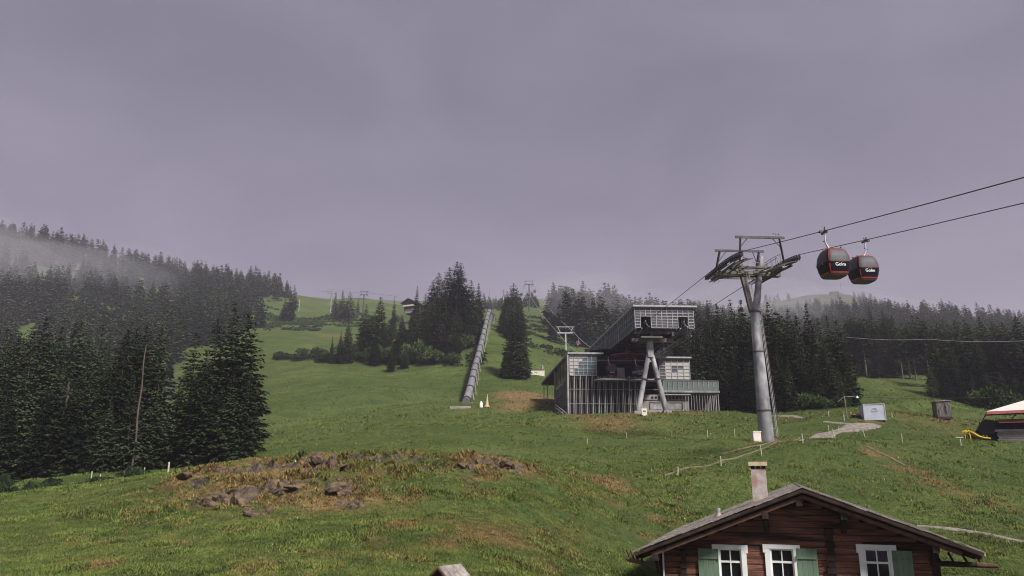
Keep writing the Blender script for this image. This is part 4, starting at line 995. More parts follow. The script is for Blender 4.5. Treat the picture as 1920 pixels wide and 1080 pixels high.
for s in (-1, 1):
    A = Vector((25.75 - 2 + s * 2.95, 170, 24.5)); B = Vector((X2 + s * 3.3, 300, z2 - 2.1)); C_ = Vector((X3 + s * 3.2, 550, z3 - 2.1)); D = C_ + Vector((-6, 110, 6))
    pts = []
    for p, q, sg in ((A, B, 2), (B, C_, 3), (C_, D, 1)):
        for k in range(16): u_ = k / 16; pts.append(p.lerp(q, u_) - Vector((0, 0, 4 * sg * u_ * (1 - u_))))
    m = MB(); m.tube(pts, .10, 0, 5); tag(m.build('haul_rope', M['frame']), ('left' if s < 0 else 'right') + ' hand rope climbing from the station over the two hill masts', 'rope', 'haul ropes of the upper lift section'); FARROPE[s] = pts
for s, px, lab in ((1, 1085, 'small red gondola peeping over the left roof of the glass station'), (1, 1036, 'small gondola on the right hand hill rope, midway between the two hill masts'), (-1, 1016, 'small red gondola on the left hand hill rope between the two hill masts'),
                   (1, 1004, 'dark distant gondola right beside the upper hill mast'), (-1, 990, 'dark distant gondola in front of the upper hill mast pole')):
    pts = FARROPE[s]; best = min([k for k in range(len(pts) * 8 - 8) if (pts[k // 8].y > 312) == (px < 1060)], key=lambda k: abs(960 + F * (lambda q: q.x / (q.y * CP + q.z * SP))(pts[k // 8].lerp(pts[k // 8 + 1], (k % 8) / 8)) - px))
    q = pts[best // 8].lerp(pts[best // 8 + 1], (best % 8) / 8); c = copy_tree(cab); c['label'] = lab; c['group'] = 'gondolas of the upper section'
    c.location = q + Vector((.45 * (1 if s < 0 else -1), 0, -3.66)); c.rotation_euler = (0, 0, 0 if s < 0 else math.pi)
for px, py, lab in ((978, 549, 'distant gondola half hidden by the slim spruces left of the upper mast'), (992, 557, 'distant gondola hanging lowest at the upper mast')):
    c = copy_tree(cab); c['label'] = lab; c['group'] = 'gondolas of the upper section'; c.location = at(px, py + 5, 560); 
for px, pt, pb_, lab in ((622, 543, 585, 'far lift mast with double bar top, left one on the grassy ridge'), (683, 546, 592, 'far lift mast with double bar top, right one on the grassy ridge')):
    o, zt = far_tower('lift_tower', lab, px, pt, pb_, 560 if px < 650 else 500, 2.5, 'far masts on the grassy ridge', R(8), 'steeldark' if px > 650 else 'steel', .5)
m = MB(); P_ = [at(600, 546, 600), at(622, 547, 560), at(652, 547.5, 530), at(683, 548, 500), at(745, 556, 470)]
m.tube(P_, .06, 0, 4); tag(m.build('haul_rope', M['rope']), 'thin far rope strung between the two masts on the grassy ridge', 'rope')
# ---------------------------------------------------------------- the glass lift station
FS = Frame((at(1245, 600, 113).x, 113, 0), AZL); L = FS.L
stn = thing('lift_station', 'grey glass gondola station with a raised hall on an A shaped steel support', 'lift station', FS.O, FS.rz)
def lattice(name, p0, p1, z0, z1, nx, nz, axis='x', mglass='milky', mframe='frame', fw=.09, parent=None, skip=lambda i, j: False, bright=None):
    """a glazed grid: p0..p1 along the axis; returns frame (child panes)"""
    par = parent or stn; f = MB(); g = MB(); fixed = p0[1] if axis == 'x' else p0[0]
    a0, a1 = (p0[0], p1[0]) if axis == 'x' else (p0[1], p1[1]); sg = -1
    pt = lambda a, off, z: (a, fixed + off * sg, z) if axis == 'x' else (fixed + off * sg, a, z)
    def bar(b0, b1, zz0, zz1, d0, d1, mb, m=0):
        A, B = pt(b0, d0, zz0), pt(b1, d1, zz1); mb.span(A[0], B[0], A[1], B[1], A[2], B[2], m)
    da, dz = (a1 - a0) / nx, (z1 - z0) / nz
    for i in range(nx + 1):
        runs = []; 
        for j in range(nz):
            if (i < nx and not skip(i, j)) or (i > 0 and not skip(i - 1, j)): runs.append(j)
        for j in runs: bar(a0 + i * da - fw / 2, a0 + i * da + fw / 2, z0 + j * dz, z0 + (j + 1) * dz, .02, .09, f)
    for j in range(nz + 1):
        for i in range(nx):
            if (j < nz and not skip(i, j)) or (j > 0 and not skip(i, j - 1)): bar(a0 + i * da + fw / 2, a0 + (i + 1) * da - fw / 2, z0 + j * dz - fw / 2, z0 + j * dz + fw / 2, .023, .085, f)
    for i in range(nx):
        for j in range(nz):
            if not skip(i, j):
                m = 1 if (bright and bright(i, j)) else 0
                bar(a0 + i * da + .01, a0 + (i + 1) * da - .01, z0 + j * dz + .01, z0 + (j + 1) * dz - .01, -.02, .0, g, m)
    fo = f.build(name, M[mframe], par); g.build('pane', [M[mglass], M['milkyb']], fo); return fo
# raised hall
xl, xr = L(1190, 590, 0).x, L(1300, 590, 0).x; zt, zb = L(1245, 575.5, 0).z, L(1245, 615, 0).z; D1 = 46
lattice('front_glazing', (xl, 0), (xr, 0), zb, zt - .15, 11, 7, fw=.085, skip=lambda i, j: (i in (1, 2) and j < 4) or (i in (8, 9) and j < 4))
lattice('side_glazing', (xl, .1), (xl, D1), zb, zt - .15, 30, 3, 'y', 'clear', 'frame', fw=.07)
lattice('side_glazing', (xr, .1), (xr, D1), zb, zt - .15, 30, 3, 'y', 'clear', 'frame', fw=.07)
b = MB(); b.span(xl - .3, xr + .45, -.5, D1, zt - .14, zt + .12); b.span(xl - .36, xr + .5, -.56, -.5, zt - .1, zt + .16); b.span(xl - .36, xl - .3, -.5, D1, zt - .12, zt + .16)
b.build('hall_roof', M['frame'], stn)
b = MB()
for y in (11.5, 23, 34): b.span(xl - .22, xl - .12, y, y + .25, zb - .1, zt)
b.build('side_post', M['frame'], stn)
b = MB()                                         # floor structure seen from below
b.span(xl + .1, xr - .1, 3, D1, zb + .05, zb + .2)
b.span(xl - .05, xl + .25, -.02, D1, zb - .28, zb - .07); b.span(xr - .25, xr + .05, -.02, D1, zb - .28, zb - .07)
for s in (-1, 1): b.span((xl + xr) / 2 + s * 1.7 - .2, (xl + xr) / 2 + s * 1.7 + .2, 1.5, 40, zb - 1.0, zb - .3)
for k in range(14): b.span(xl + .3, xr - .3, 2 + k * 3.1, 2.25 + k * 3.1, zb - .55, zb - .1)
b.build('floor_beam', M['steeldark'], stn)
b = MB()
for s in (-1, 1):                                # rails of the cabins and the track openings
    x = (xl + xr) / 2 + s * 3.0; b.beam((x, -.3, zb + 1.0), (x, 40, zb - .6), .12, .22, 0); b.beam((x + .55, -.1, zb + .2), (x + .55, 40, zb - 1.4), .1, .2, 0)
    for k in range(10): b.beam((x, k * 3 + .2, zb + 1 - k * .12), (x + .55, k * 3 + .2, zb + .2 - k * .12), .08, .08, 0)
    b.beam((x - .6, -.2, zb - .1), (x - .6, 2.8, zb - .9), .15, .15)
b.build('track_rail', M['steel'], stn)
b = MB(); k = 0                                  # ribbed edge girder on the right
y = 0.
while y < 40:
    b.beam((xr - .5, y, zb - .35), (xr - .5, y + .8, zb - 1.15), .1, .08); y += .85
b.beam((xr - .5, 0, zb - 1.2), (xr - .5, 40, zb - 1.2), .14, .16); b.build('edge_truss', M['steel'], stn)
# A shaped support
yA = 3.0; ct, cm = L(1218, 639, yA), L(1218, 668, yA); b = MB(); b.span(ct.x - .43, ct.x + .43, yA - .5, yA + .5, cm.z - .2, ct.z); b.build('column', M['steel'], stn)
b = MB(); a0, a1 = L(1184, 640, yA), L(1262, 640, yA); b.span(a0.x, a1.x, yA - .5, yA + .5, a0.z - .1, a0.z + .45)
p0, p1 = L(1202, 632, yA - 2), L(1242, 632, yA - 2); b.span(p0.x, p1.x, yA - 2.2, yA + 3, p0.z - .1, p0.z + .12); b.build('cross_beam', M['steelbrown'], stn)
for pf in ((1195, 764), (1250, 763)):
    f_ = L(*pf, yA); s = -1 if f_.x < ct.x else 1; tp = Vector((ct.x + s * .3, yA, cm.z + .1)); f_.z = FS.gl(f_.x, yA) - .2
    b = MB(); b.tube([tp, f_], [.36, .44], 0, 16); lg = b.build('leg', M['steel'], stn)
    q = tp.lerp(f_, .40); dr = (f_ - tp).normalized(); b = MB(); b.tube([q - dr * .08, q + dr * .08], .56, 0, 16); b.build('flange', M['steeldark'], lg)
    b = MB(); b.span(f_.x - .6, f_.x + .6, yA - .6, yA + .6, f_.z - .6, f_.z + .55); b.build('footing', M['concrete'], lg)
b = MB(); q0 = L(1218, 683, yA).z; b.prism([(ct.x - .3, cm.z), (ct.x + .3, cm.z), (ct.x + .95, q0), (ct.x + .35, q0 + .35), (ct.x - .35, q0 + .35), (ct.x - .95, q0)], yA - .1, yA + .1); b.build('gusset_plate', M['steel'], stn)
# lower building
yl, yr_ = 9.0, 12.0; X0, X1 = L(1068, 690, yl).x, L(1118, 690, yl).x; R0, R1 = L(1236, 690, yr_).x, L(1293, 690, yr_).x
zr = L(1095, 662.5, yl).z; zr2 = L(1260, 670.5, yr_).z; zr = min(zr, zb - 1.3); zg = L(1095, 704, yl).z; zg2 = L(1260, 711, yr_).z
b = MB(); b.span(X0 - .35, L(1131, 664, yl).x, yl - .5, 50, zr - .16, zr + .08); b.span(L(1226, 670, yr_).x, R1 + .25, yr_ - .6, 50, zr2 - .16, zr2 + .08); b.span(L(1131, 664, yl).x, L(1226, 670, yr_).x, 16, 50, zr - .15, zr + .05)
b.build('lower_roof', M['frame'], stn)
b = MB(); b.span(X0 - .3, X0 + 3, 26, 50, zr - .55, zr - .17); b.build('soffit', M['wooddark'], stn)
dg = lambda i, j: (i + .4) * .8 < j + .2
lattice('front_glazing', (X0, yl), (X1, yl), zg, zr - .2, 6, 6, mglass='clear', fw=.07, bright=lambda i, j: j > i * 1.6 - .2)  # stepped diagonal of pale panes paints a reflection into the glass
lattice('front_glazing', (R0, yr_), (R1, yr_), zg2, zr2 - .2, 5, 6, mglass='milky', fw=.08, bright=lambda i, j: i > 0 and j < 5 and not (i == 2 and j in (2, 3)) and not (i == 3 and j == 3))
lattice('side_glazing', (X0, yl + .1), (X0, 28), zg - .1, zr - .2, 5, 1, 'y', 'darkglass', 'steel', fw=.12)
b = MB(); b.span(R1 - .08, R1 + .02, yr_ + .1, 40, zg2, zr2 - .2); b.span(X1 + .05, X1 + .15, yl + .2, 16, zg, zr - .2); b.span(R0 - .15, R0 - .05, yr_ + .2, 20, zg2, zr2 - .2); b.build('side_wall', M['concdark'], stn)
b = MB(); b.span(X1, R0, 20, 20.3, zg - 1, zb); b.span(X1 + .2, R0 - .2, 14, 40, zb - 1.25, zb - 1.05); b.build('back_wall', M['paintdark'], stn)  # near-black colour paints the unlit depth of the hall
pz0 = zg - .15
b = MB(); b.span(X1, R0, yl + .6, 20, pz0 - .3, pz0 - .05); b.build('platform', M['concdark'], stn)
for (c0, c1) in ((1119, 1181), (1188, 1244)):    # projecting landing trays with rounded pale rims
    q0, q1 = L(c0, 708, yl - 2.5).x, L(c1, 708, yl - 2.5).x; z_ = L(1150, 711, yl - 2.5).z; b = MB()
    b.tube([(q0, yl + 1, z_ + .2), (q0 + .25, yl - 1.2, z_ + .05), (q0 + .9, yl - 2.3, z_), (q1 - .9, yl - 2.3, z_), (q1 - .25, yl - 1.2, z_ + .05), (q1, yl + 1, z_ + .2)], .14, 0, 6)
    b.span(q0 + .2, q1 - .2, yl - 2.0, yl + .6, z_ + .02, z_ + .1); b.build('landing_tray', [M['frame']], stn)
b = MB(); wc = L(1177, 668, 13); r_ = (L(1208, 668, 13).x - L(1146, 668, 13).x) / 2; zz_ = min(wc.z, zb - 1.5)
n = 40; b.tube([(wc.x + r_ * math.cos(6.283 * k / n), 13 + r_ * math.sin(6.283 * k / n), zz_) for k in range(n + 1)], .2, 0, 6)
for k in range(8): b.beam((wc.x, 13, zz_), (wc.x + r_ * math.cos(.785 * k), 13 + r_ * math.sin(.785 * k), zz_), .2, .2)
b.tube([(wc.x, 13, zz_ - .4), (wc.x, 13, zz_ + 1)], .4, 0, 12)
M['oxide'] = mat('red_oxide', (.085, .018, .016), (.14, .03, .025), scale=2, rough=.6); b.build('bull_wheel', M['oxide'], stn)
b = MB(); q0, q1 = L(1157, 690, 12), L(1171, 690, 12); b.span(q0.x, q1.x, 12, 12.4, pz0, pz0 + 1.9); b.build('control_cabin', M['concrete'], stn)
b = MB(); q0, q1 = L(1186, 699, 8), L(1212, 697, 8); b.tube([q0, q0.lerp(q1, .5) + Vector((0, 0, .1)), q1 + Vector((0, 0, .25))], .22, 0, 8); b.build('vent_duct', M['steel'], stn)
# slatted base
GX = lambda x, y: FS.gl(x, y) - .3
xs0, xs1 = L(1066, 740, yl).x, L(1287, 740, yl).x
b = MB(); b.span(xs0 + .3, L(1206, 740, yl).x, yl + 1.6, yl + 1.8, 6, zg - .3); b.span(xs0 + .4, xs0 + .6, yl + 1.8, 30, 6, zg - .3); b.span(xs0 + .6, L(1345, 740, 14).x, 20, 20.2, 6, zg2 - .3); b.build('base_wall', M['paintdark'], stn)  # near-black colour paints the shade behind the slats
b = MB(); x = xs0; k = 0
while x < L(1212, 740, yl).x:
    b.span(x - .055, x + .055, yl - .06, yl + .06, GX(x, yl), zg - .02); x += 1.0
b.build('post', M['slat'], stn)
b = MB(); x = xs0 + .3
while x < L(1206, 740, yl).x:
    b.span(x - .022, x + .022, yl + .1, yl + .2, GX(x, yl), zg - .1 if x < X1 + 8 else zg - .4); x += .5
y = yl + .4
while y < 28:
    b.span(xs0 - .03, xs0 + .03, y - .03, y + .03, GX(xs0, y), zg - .2); y += .9
b.build('slats', M['slat'], stn)
b = MB()
for py in (730, 757): z_ = L(1100, py, yl).z; b.span(xs0, L(1240, py, yl).x, yl - .12, yl - .07, z_ - .03, z_ + .03); b.span(xs0 - .12, xs0 - .07, yl, 28, z_ - .03, z_ + .03)
b.build('rail', M['slat'], stn)
for px, pyt, ly in ((1065.5, 665, yl - .2), (1040.5, 690, 27.5), (1020, 716, 48), (1027, 712, 44)):
    c = L(px, 740, ly); w = .13 if px > 1035 else .08; b = MB(); b.span(c.x - w, c.x + w, ly - w, ly + w, GX(c.x, ly), zr - .18); b.build('corner_post', M['slat'], stn)
# right hand base: concrete wall with black discs for round openings, big door, terrace
yc = 11.0; c0, c1 = L(1204, 750, yc).x, L(1291, 750, yc).x; zc1, zc0_ = L(1245, 740, yc).z, L(1245, 768, yc).z
b = MB(); b.span(c0, c1, yc, yc + .5, GX(c0, yc) - .3, zc1); wl = b.build('concrete_wall', M['concrete'], stn)
for k in range(10):
    c = L(1223 + k * 6.6, 745.5, yc); b = MB(); b.tube([(c.x, yc - .03, c.z), (c.x, yc + .02, c.z)], .22, 0, 14); b.build('dark_disc', M['paintdark'], wl)  # solid black discs paint the dark of holes in the wall
d0, d1 = L(1219, 760, yc).x, L(1279, 760, yc).x; dz0, dz1 = L(1245, 767, yc).z, L(1245, 755.5, yc).z
b = MB(); b.span(d0, d1, yc - .06, yc - .02, dz0, dz1); b.build('roller_door', M['steel'], wl)
b = MB(); b.span(d0 - .12, d1 + .12, yc - .14, yc - .065, dz1, dz1 + .14); b.span(d0 - .12, d0, yc - .14, yc - .065, dz0, dz1); b.span(d1, d1 + .12, yc - .14, yc - .065, dz0, dz1); b.span(c0, c1, yc - .12, yc - .02, zc1 - .95, zc1 - .85); b.build('door_frame', M['concdark'], wl)
T0, T1 = L(1243, 725, 10).x, L(1347, 725, 10).x; tz0, tz1 = L(1300, 733, 10).z, L(1300, 714, 10).z; Tm = L(1292, 725, 10).x
b = MB(); b.span(T0, T1 + .1, 9.8, 19, tz0 - .28, tz0 - .02); b.build('terrace_floor', M['steel'], stn)
lattice('balustrade', (T0, 10), (T1, 10), tz0, tz1, 11, 1, mglass='greenglass', mframe='slat', fw=.05)
lattice('balustrade', (T1, 10.1), (T1, 19), tz0, tz1, 7, 1, 'y', 'greenglass', 'slat', fw=.05)
b = MB(); b.span(R0 + .5, R0 + 3.6, 11.0, 11.15, tz0, tz0 + .55); b.build('bench', M['frame'], stn)
b = MB(); q = T0 + .2; zz0 = tz0 - .62
while q < L(1300, 740, 10).x - 1.2:
    b.beam((q, 10.1, tz0 - .3), (q + 1.1, 10.1, zz0), .07, .07); b.beam((q, 10.1, zz0), (q + 1.1, 10.1, tz0 - .3), .07, .07); b.beam((q, 10.1, zz0), (q, 10.1, tz0 - .3), .08, .08); q += 1.1
b.beam((T0, 10.1, zz0), (q, 10.1, zz0), .12, .12); b.build('truss', M['frame'], stn)
b = MB(); x = L(1286, 750, 10.2).x
while x < T1 + .05:
    b.span(x - .03, x + .03, 10.2, 10.28, GX(x, 10), tz0 - .28); x += .46
y = 10.5
while y < 19: b.span(T1 - .03, T1 + .03, y, y + .07, GX(T1, y), tz0 - .28); y += .9
b.build('slats', M['slat'], stn)
b = MB(); b.span(L(1290, 750, 13).x, T1 - .4, 14, 14.2, GX(T1, 14) - .5, tz0 - .5); b.build('base_wall', M['concdark'], stn)
b = MB(); q0, q1 = L(1041, 764, 14), L(1062, 781, 5)
for o_ in (0, .5): b.beam(q0 + Vector((0, 0, o_)), q1 + Vector((0, 0, o_)), .1, .12)
for k in range(4): q = q0.lerp(q1, k / 3); b.span(q.x - .05, q.x + .05, q.y - .05, q.y + .05, q.z - 1, q.z + .5)
b.build('handrail', M['slat'], stn)
b = MB(); q = L(1171, 732, yl - .1); b.tube([(q.x + 1, yl - .3, q.z), (q.x + 1, yl - .2, q.z)], .1, 0, 8); b.build('wall_lamp', M['creamy'], stn)
for px, py, s, lab in ((1146, 706, 1, 'gondola waiting at the left landing inside the station'), (1197, 704, .9, 'gondola half hidden behind the A support inside the station')):
    q = L(px, py, yl + 1.2 if px < 1170 else yl + 3); c = copy_tree(cab); c['label'] = lab; c['group'] = 'gondolas inside the station'; c.location = FS.W(Vector((q.x, q.y, pz0 + .05))); c.rotation_euler = (0, 0, FS.rz); c.scale = (.95,) * 3
# ---------------------------------------------------------------- penstock pipe
PP = [(874, 753, 150), (880, 733, 159), (885, 713, 170), (890, 690, 188), (896, 668, 207), (901, 648, 224), (906, 627, 244), (911, 606, 266), (915, 590, 286), (918, 583, 300), (923, 589, 318), (928, 600, 335)]
W_ = [at(*p) for p in PP]
def along(P, step):
    out = []; seg = [(b - a).length for a, b in zip(P[:-1], P[1:])]; T = sum(seg); d = 0
    while d < T:
        e = d
        for (a, b), l in zip(zip(P[:-1], P[1:]), seg):
            if e <= l: out.append((a.lerp(b, e / l), (b - a).normalized())); break
            e -= l
        d += step
    return out
pipe = thing('pressure_pipeline', 'large grey steel water pipeline climbing the slope on supports', 'pipeline', W_[0])
M['pipe'] = mat('pipe_steel', (.17, .17, .185), (.27, .27, .285), scale=.35, rough=.45, metal=.2, detail=5)
rel = [p - W_[0] for p in W_]; PR = .78
b = MB(); b.tube(rel, PR, 0, 24); pm = b.build('pipe', M['pipe'], pipe)
for k, (p, d) in enumerate(along(rel, 10.5)):
    b = MB(); b.tube([p - d * .5 + d, p + d * 1.32], PR + .14, 0, 24); b.tube([p - d * 1.0, p - d * .9], PR + .05, 0, 20) if False else None; b.build('collar', M['steeldark'], pm)
    w = W_[0] + p; g = gzs(w.x, w.y)
    if w.z - g > 1.2:
        b = MB()
        for s in (-1, 1): b.beam(p + d + Vector((s * .6, 0, -.5)), p + d + Vector((s * 1.1, 0, g - w.z - 1)), .16, .25)
        b.build('support', M['concrete'], pipe)
    elif k % 2 == 0:
        b = MB(); b.box(p + d + Vector((0, 0, -1.1)), (2.6, .8, 1.4)); b.build('support', M['concrete'], pipe)
b = MB(); g = gp(867, 765); b.box(Vector((g.x - .3, g.y, g.z)) - W_[0], (3.6, 2.0, .5)); b.build('concrete_base', M['concrete'], pipe)
# ---------------------------------------------------------------- paths
PATHPTS = []
def ribbon(name, pts, lab, w_end=1.0, lift=.10, mt='gravel'):
    """pts: (px, py, width m) on the ground"""
    P = [(gp(px, py), w) for px, py, w in pts]; v = []; f = []; n = 9; rows = 0; fine = []
    for (a, wa), (b, wb_) in zip(P[:-1], P[1:]):
        m = max(2, int((b - a).length / .5))
        for k in range(m): fine.append((a.lerp(b, k / m), wa + (wb_ - wa) * k / m))
    fine.append(P[-1])
    sm = fine
    for _ in range(3): sm = [sm[0]] + [((sm[i - 1][0] + sm[i][0] * 2 + sm[i + 1][0]) / 4, sm[i][1]) for i in range(1, len(sm) - 1)] + [sm[-1]]
    for p, w in sm: PATHPTS.append((p.x, p.y, w * .33 + .05))
    for i, (p, w) in enumerate(sm):
        d = (sm[min(i + 1, len(sm) - 1)][0] - sm[max(i - 1, 0)][0]); d.z = 0; d.normalize(); s = Vector((d.y, -d.x, 0)); w2 = w * (1 + .25 * float(vnoise(i * .31, 7.)))
        for j in range(n):
            q = p + s * w2 * (j / (n - 1) - .5); v.append((q.x, q.y, gzs(q.x, q.y) + (lift if 0 < j < n - 1 else -.02)))
    for i in range(len(sm) - 1):
        for j in range(n - 1): f.append((i * n + j, i * n + j + 1, (i + 1) * n + j + 1, (i + 1) * n + j))
    mb = MB(); mb.add(v, f, 0, True); o = mb.build(name, M[mt]); tag(o, lab, None, None, 'structure'); return o
ribbon('path', [(1720, 988, .35), (1770, 992, .38), (1820, 998, .42), (1870, 1007, .45), (1925, 1020, .5), (1990, 1034, .5)], 'narrow trodden path crossing the meadow behind the chalet')
ribbon('path', [(1645, 798, 1.6), (1620, 799, 3.6), (1598, 804, 2.6), (1575, 808, 1.3), (1562, 812, 1.2), (1545, 818, 2.2), (1525, 822, 1.2), (1500, 829, .4)], 'gravel path widening in front of the grey container')
ribbon('path', [(1545, 792, .35), (1580, 795, .7), (1612, 799, 1.2)], 'thin gravel track joining the gravel path')
ribbon('path', [(1452, 780, 1.6), (1475, 781, 1.6), (1508, 785, .4)], 'grey gravel strip right of the tall lift tower')
ribbon('path', [(1520, 823, .28), (1440, 838, .2), (1350, 866, .18), (1245, 892, .14)], 'trodden line beside the fence', mt='soil')
ribbon('path', [(1500, 822, .22), (1440, 833, .16), (1352, 852, .13)], 'second trodden line beside the fence', mt='soil')
ribbon('path', [(1625, 838, .3), (1665, 857, .35), (1700, 876, .3)], 'worn brown track on the slope', mt='soil')

# ---------------------------------------------------------------- rocks of the knoll
def rock_mesh(seed):
    g = np.random.default_rng(seed); import bmesh
    bm = bmesh.new(); bmesh.ops.create_icosphere(bm, subdivisions=4, radius=1)
    pl = [(Vector(g.normal(0, 1, 3)).normalized(), g.uniform(.45, .85)) for _ in range(14)]
    for v in bm.verts:
        d = v.co.normalized(); k = 1.
        for n, h in pl:
            c = d.dot(n)
            if c > .05: k = min(k, h / c)
        k *= 1 + .16 * float(fbm(d.x * 3 + seed, d.y * 3 + d.z * 2, 4)); v.co = d * k
    me = bpy.data.meshes.new('rock'); bm.to_mesh(me); bm.free(); me.materials.append(M['stone']); return me
RK = [rock_mesh(s) for s in range(4)]
_rr = random.Random(11)
_extra = []
for cx_, cy_, sx_, sy_, n_ in [(440, 930, 36, 12, 12), (515, 912, 40, 10, 10), (640, 915, 26, 14, 8), (655, 948, 14, 6, 4), (420, 885, 34, 6, 6), (600, 862, 40, 5, 6), (950, 878, 26, 7, 6), (905, 872, 20, 5, 4), (480, 962, 40, 4, 5)]:
    for _ in range(n_): _extra.append((cx_ + _rr.gauss(0, sx_ * .5), cy_ + _rr.gauss(0, sy_ * .5), _rr.uniform(.22, .6), _rr.uniform(.25, .55), 'small rough stone sunk in the withered turf of the knoll'))
for px, py, w, h, lab in _extra + [(468, 935, 1.1, 1.0, 'largest pale rock slab on the left flank of the knoll'), (430, 942, .8, .7, 'rounded brown rock left of the largest slab'), (505, 915, .9, .7, 'rock ledge with a dark overhang at the middle of the outcrop'), (545, 910, 1.0, .4, 'rock ledge continuing right of the dark overhang'),
                          (628, 912, .95, .5, 'pale grey rock on the right of the outcrop'), (650, 922, .8, .35, 'flat pale rock just below the right hand grey rock'), (660, 948, .6, .4, 'brown stone below the outcrop near its right end'), (967, 885, .7, .35, 'pale stone at the right end of the knoll crest'),
                          (395, 945, .8, .35, 'small brown rock leftmost in the outcrop'), (480, 965, .6, .25, 'low dark ledge under the largest slab'), (345, 895, .8, .3, 'small ledge rock near the left fence'), (650, 880, .7, .3, 'small rock among withered turf under the crest'), (948, 872, .6, .35, 'dark little rock on the right part of the crest'), (868, 876, .5, .3, 'little rock half sunk in the crest left of the dark one')]:
    p = gp(px, py); o = link('rock', random.choice(RK), None, (p.x, p.y, p.z - h * .22)); o.rotation_euler = (random.uniform(-.4, .4), random.uniform(-.4, .4), random.uniform(0, 6.28)); o.scale = (w * .85, w * .75, h * .8); tag(o, lab, 'rock', 'rocks of the knoll')

# ---------------------------------------------------------------- fences
GF = 'pale fence posts around the meadow'
def post(px, pyb, pyt, lab, lean=0., r=.045, mt='post', grp=GF):
    p = gp(px, pyb, 30); h = max(.6, at(px, pyt, p.y).z - p.z); b = MB(); b.tube([(0, 0, -.3), (lean * h, 0, h)], r * (1 if p.y < 90 else 1.3), 0, 6); b.tube([(lean * h * .8 - .0, -.06, h * .8), (lean * h * .8, .06, h * .8)], .03, 0, 5)
    o = b.build('fence_post', M[mt], None, p); tag(o, lab, 'fence post', grp); return p, h
fp = []
for px, pb_, pt, lab, ln in [(1270, 893, 875, 'pale fence post lowest down on the slope, left end of the fence above the chalet', .12), (1352, 874, 855, 'fence post second from the left end of the fence above the chalet', 0), (1428, 854, 835, 'fence post third from the left end, above the chimney', -.05),
                             (1506, 832, 813, 'fence post at the left edge of the gravel path', -.05), (1567, 822, 804, 'leaning fence post on the gravel path', -.3), (1623, 821, 806, 'leaning fence post just right of the gravel path', -.25), (1692, 829, 813, 'upright fence post alone on the grass below the container', 0)]:
    fp.append(post(px, pb_, pt, lab, ln))
post(1555, 816, 797, 'thin grey stake upright in the gravel path', 0, .035); post(1571, 810, 800, 'short crossed stake beside the leaning post', .3, .03)
for px, pb_, pt, lab in [(1378, 818, 804, 'fence post on the grass left of the tall tower foot'), (1327, 820, 806, 'thin post between the sign and the tower foot'), (1260, 820, 808, 'fence post on the meadow under the right end of the station'), (1175, 822, 811, 'fence post on the meadow below the station sign'), (1101, 832, 824, 'short fence post on the meadow below the left station corner'),
                         (1554, 781, 771, 'short stake left of the light pole'), (1583, 789, 776, 'green tinged stake before the light pole'), (1596, 783, 773, 'short stake right of the light pole'), (1673, 783, 773, 'short leaning stake right of the grey container')]:
    post(px, pb_, pt, lab, 0, .04)
for px, pb_, pt, lab in [(171, 897, 889, 'small fence post leftmost of those before the left stand'), (187, 903, 893, 'pale small fence post second from left before the left stand'), (232, 895, 885, 'small fence post third from left before the left stand'), (270, 890, 881, 'small fence post fourth from left before the left stand'), (315, 887, 879, 'small fence post nearest the rocky knoll'), (52, 918, 906, 'dark small post in the left corner by the bushes')]:
    post(px, pb_, pt, lab, 0, .05, 'post', 'small fence posts before the left stand')
for k, z in enumerate((.92, .45)):
    b = MB(); pts = []
    for i, ((p, h), (q, h2)) in enumerate(zip(fp[:-1], fp[1:])):
        for j in range(6): s = j / 6; pts.append(p.lerp(q, s) + Vector((0, 0, (h + (h2 - h) * s) * z - .12 * 4 * s * (1 - s))))
    e = gp(1245, 896); pts = [e + Vector((0, 0, .3))] + pts
    b.tube(pts, .008, 0, 4); tag(b.build('fence_wire', M['soil']), ('upper' if k == 0 else 'lower') + ' pale wire of the fence climbing above the chalet', 'wire')

# ---------------------------------------------------------------- things on the right of the meadow
p = gp(1640, 789); FC = Frame(Vector((FTx := p.x, p.y, p.z)), R(30)); h = at(1632, 758, p.y).z - p.z
c = thing('container', 'pale blue grey covered box container with faint emblem on the meadow', 'container', p + Vector((.05, 0, 0)), R(-14))
w = (1657 - 1620) / F * p.y * .98; b = MB(); b.box((0, w / 2 - .2, h / 2), (w, w, h - .12)); b.build('body', M['tarp'], c)
b = MB()
for x in (-w / 2, w / 2):
    for y in (-.2, w - .2): b.box((x, y, h / 2), (.1, .1, h))
for z in (.08, h): 
    b.box((0, -.21, z), (w, .1, .1)); b.box((-w / 2 - .01, w / 2 - .2, z), (.1, w, .1)); b.box((w / 2 + .01, w / 2 - .2, z), (.1, w, .1))
b.build('frame', M['zinc'], c)
b = MB()
for s in (-1, 1): b.box((s * w * .42, 0, 0), (.25, .25, .5)); b.box((s * w * .42, w - .4, 0), (.25, .25, .5))
b.build('foot', M['wooddark'], c)
b = MB(); n = 16
for k in range(n):
    a0, a1 = 3.14 * k / n, 3.14 * (k + 1) / n; b.beam((.32 * math.cos(a0), -.215, h * .62 + .26 * math.sin(a0)), (.32 * math.cos(a1), -.215, h * .62 + .26 * math.sin(a1)), .02, .03)
for k, x in enumerate((-.36, -.2, -.02, .16, .34)): b.box((x, -.215, h * .55), (.1, .02, .12))
for x in (-.12, .1): b.beam((x - .1, -.215, h * .64), (x, -.215, h * .72), .02, .025); b.beam((x, -.215, h * .72), (x + .1, -.215, h * .64), .02, .025)
M['greymark'] = mat('grey_print', (.22, .24, .30)); b.build('emblem', M['greymark'], c)
p = gp(1605, 784); b = MB(); b.box((0, 0, .35), (1.0, .7, .06), 0, Matrix.Rotation(.1, 3, 'Y')); b.box((.1, 0, .15), (.7, .5, .3), 1)
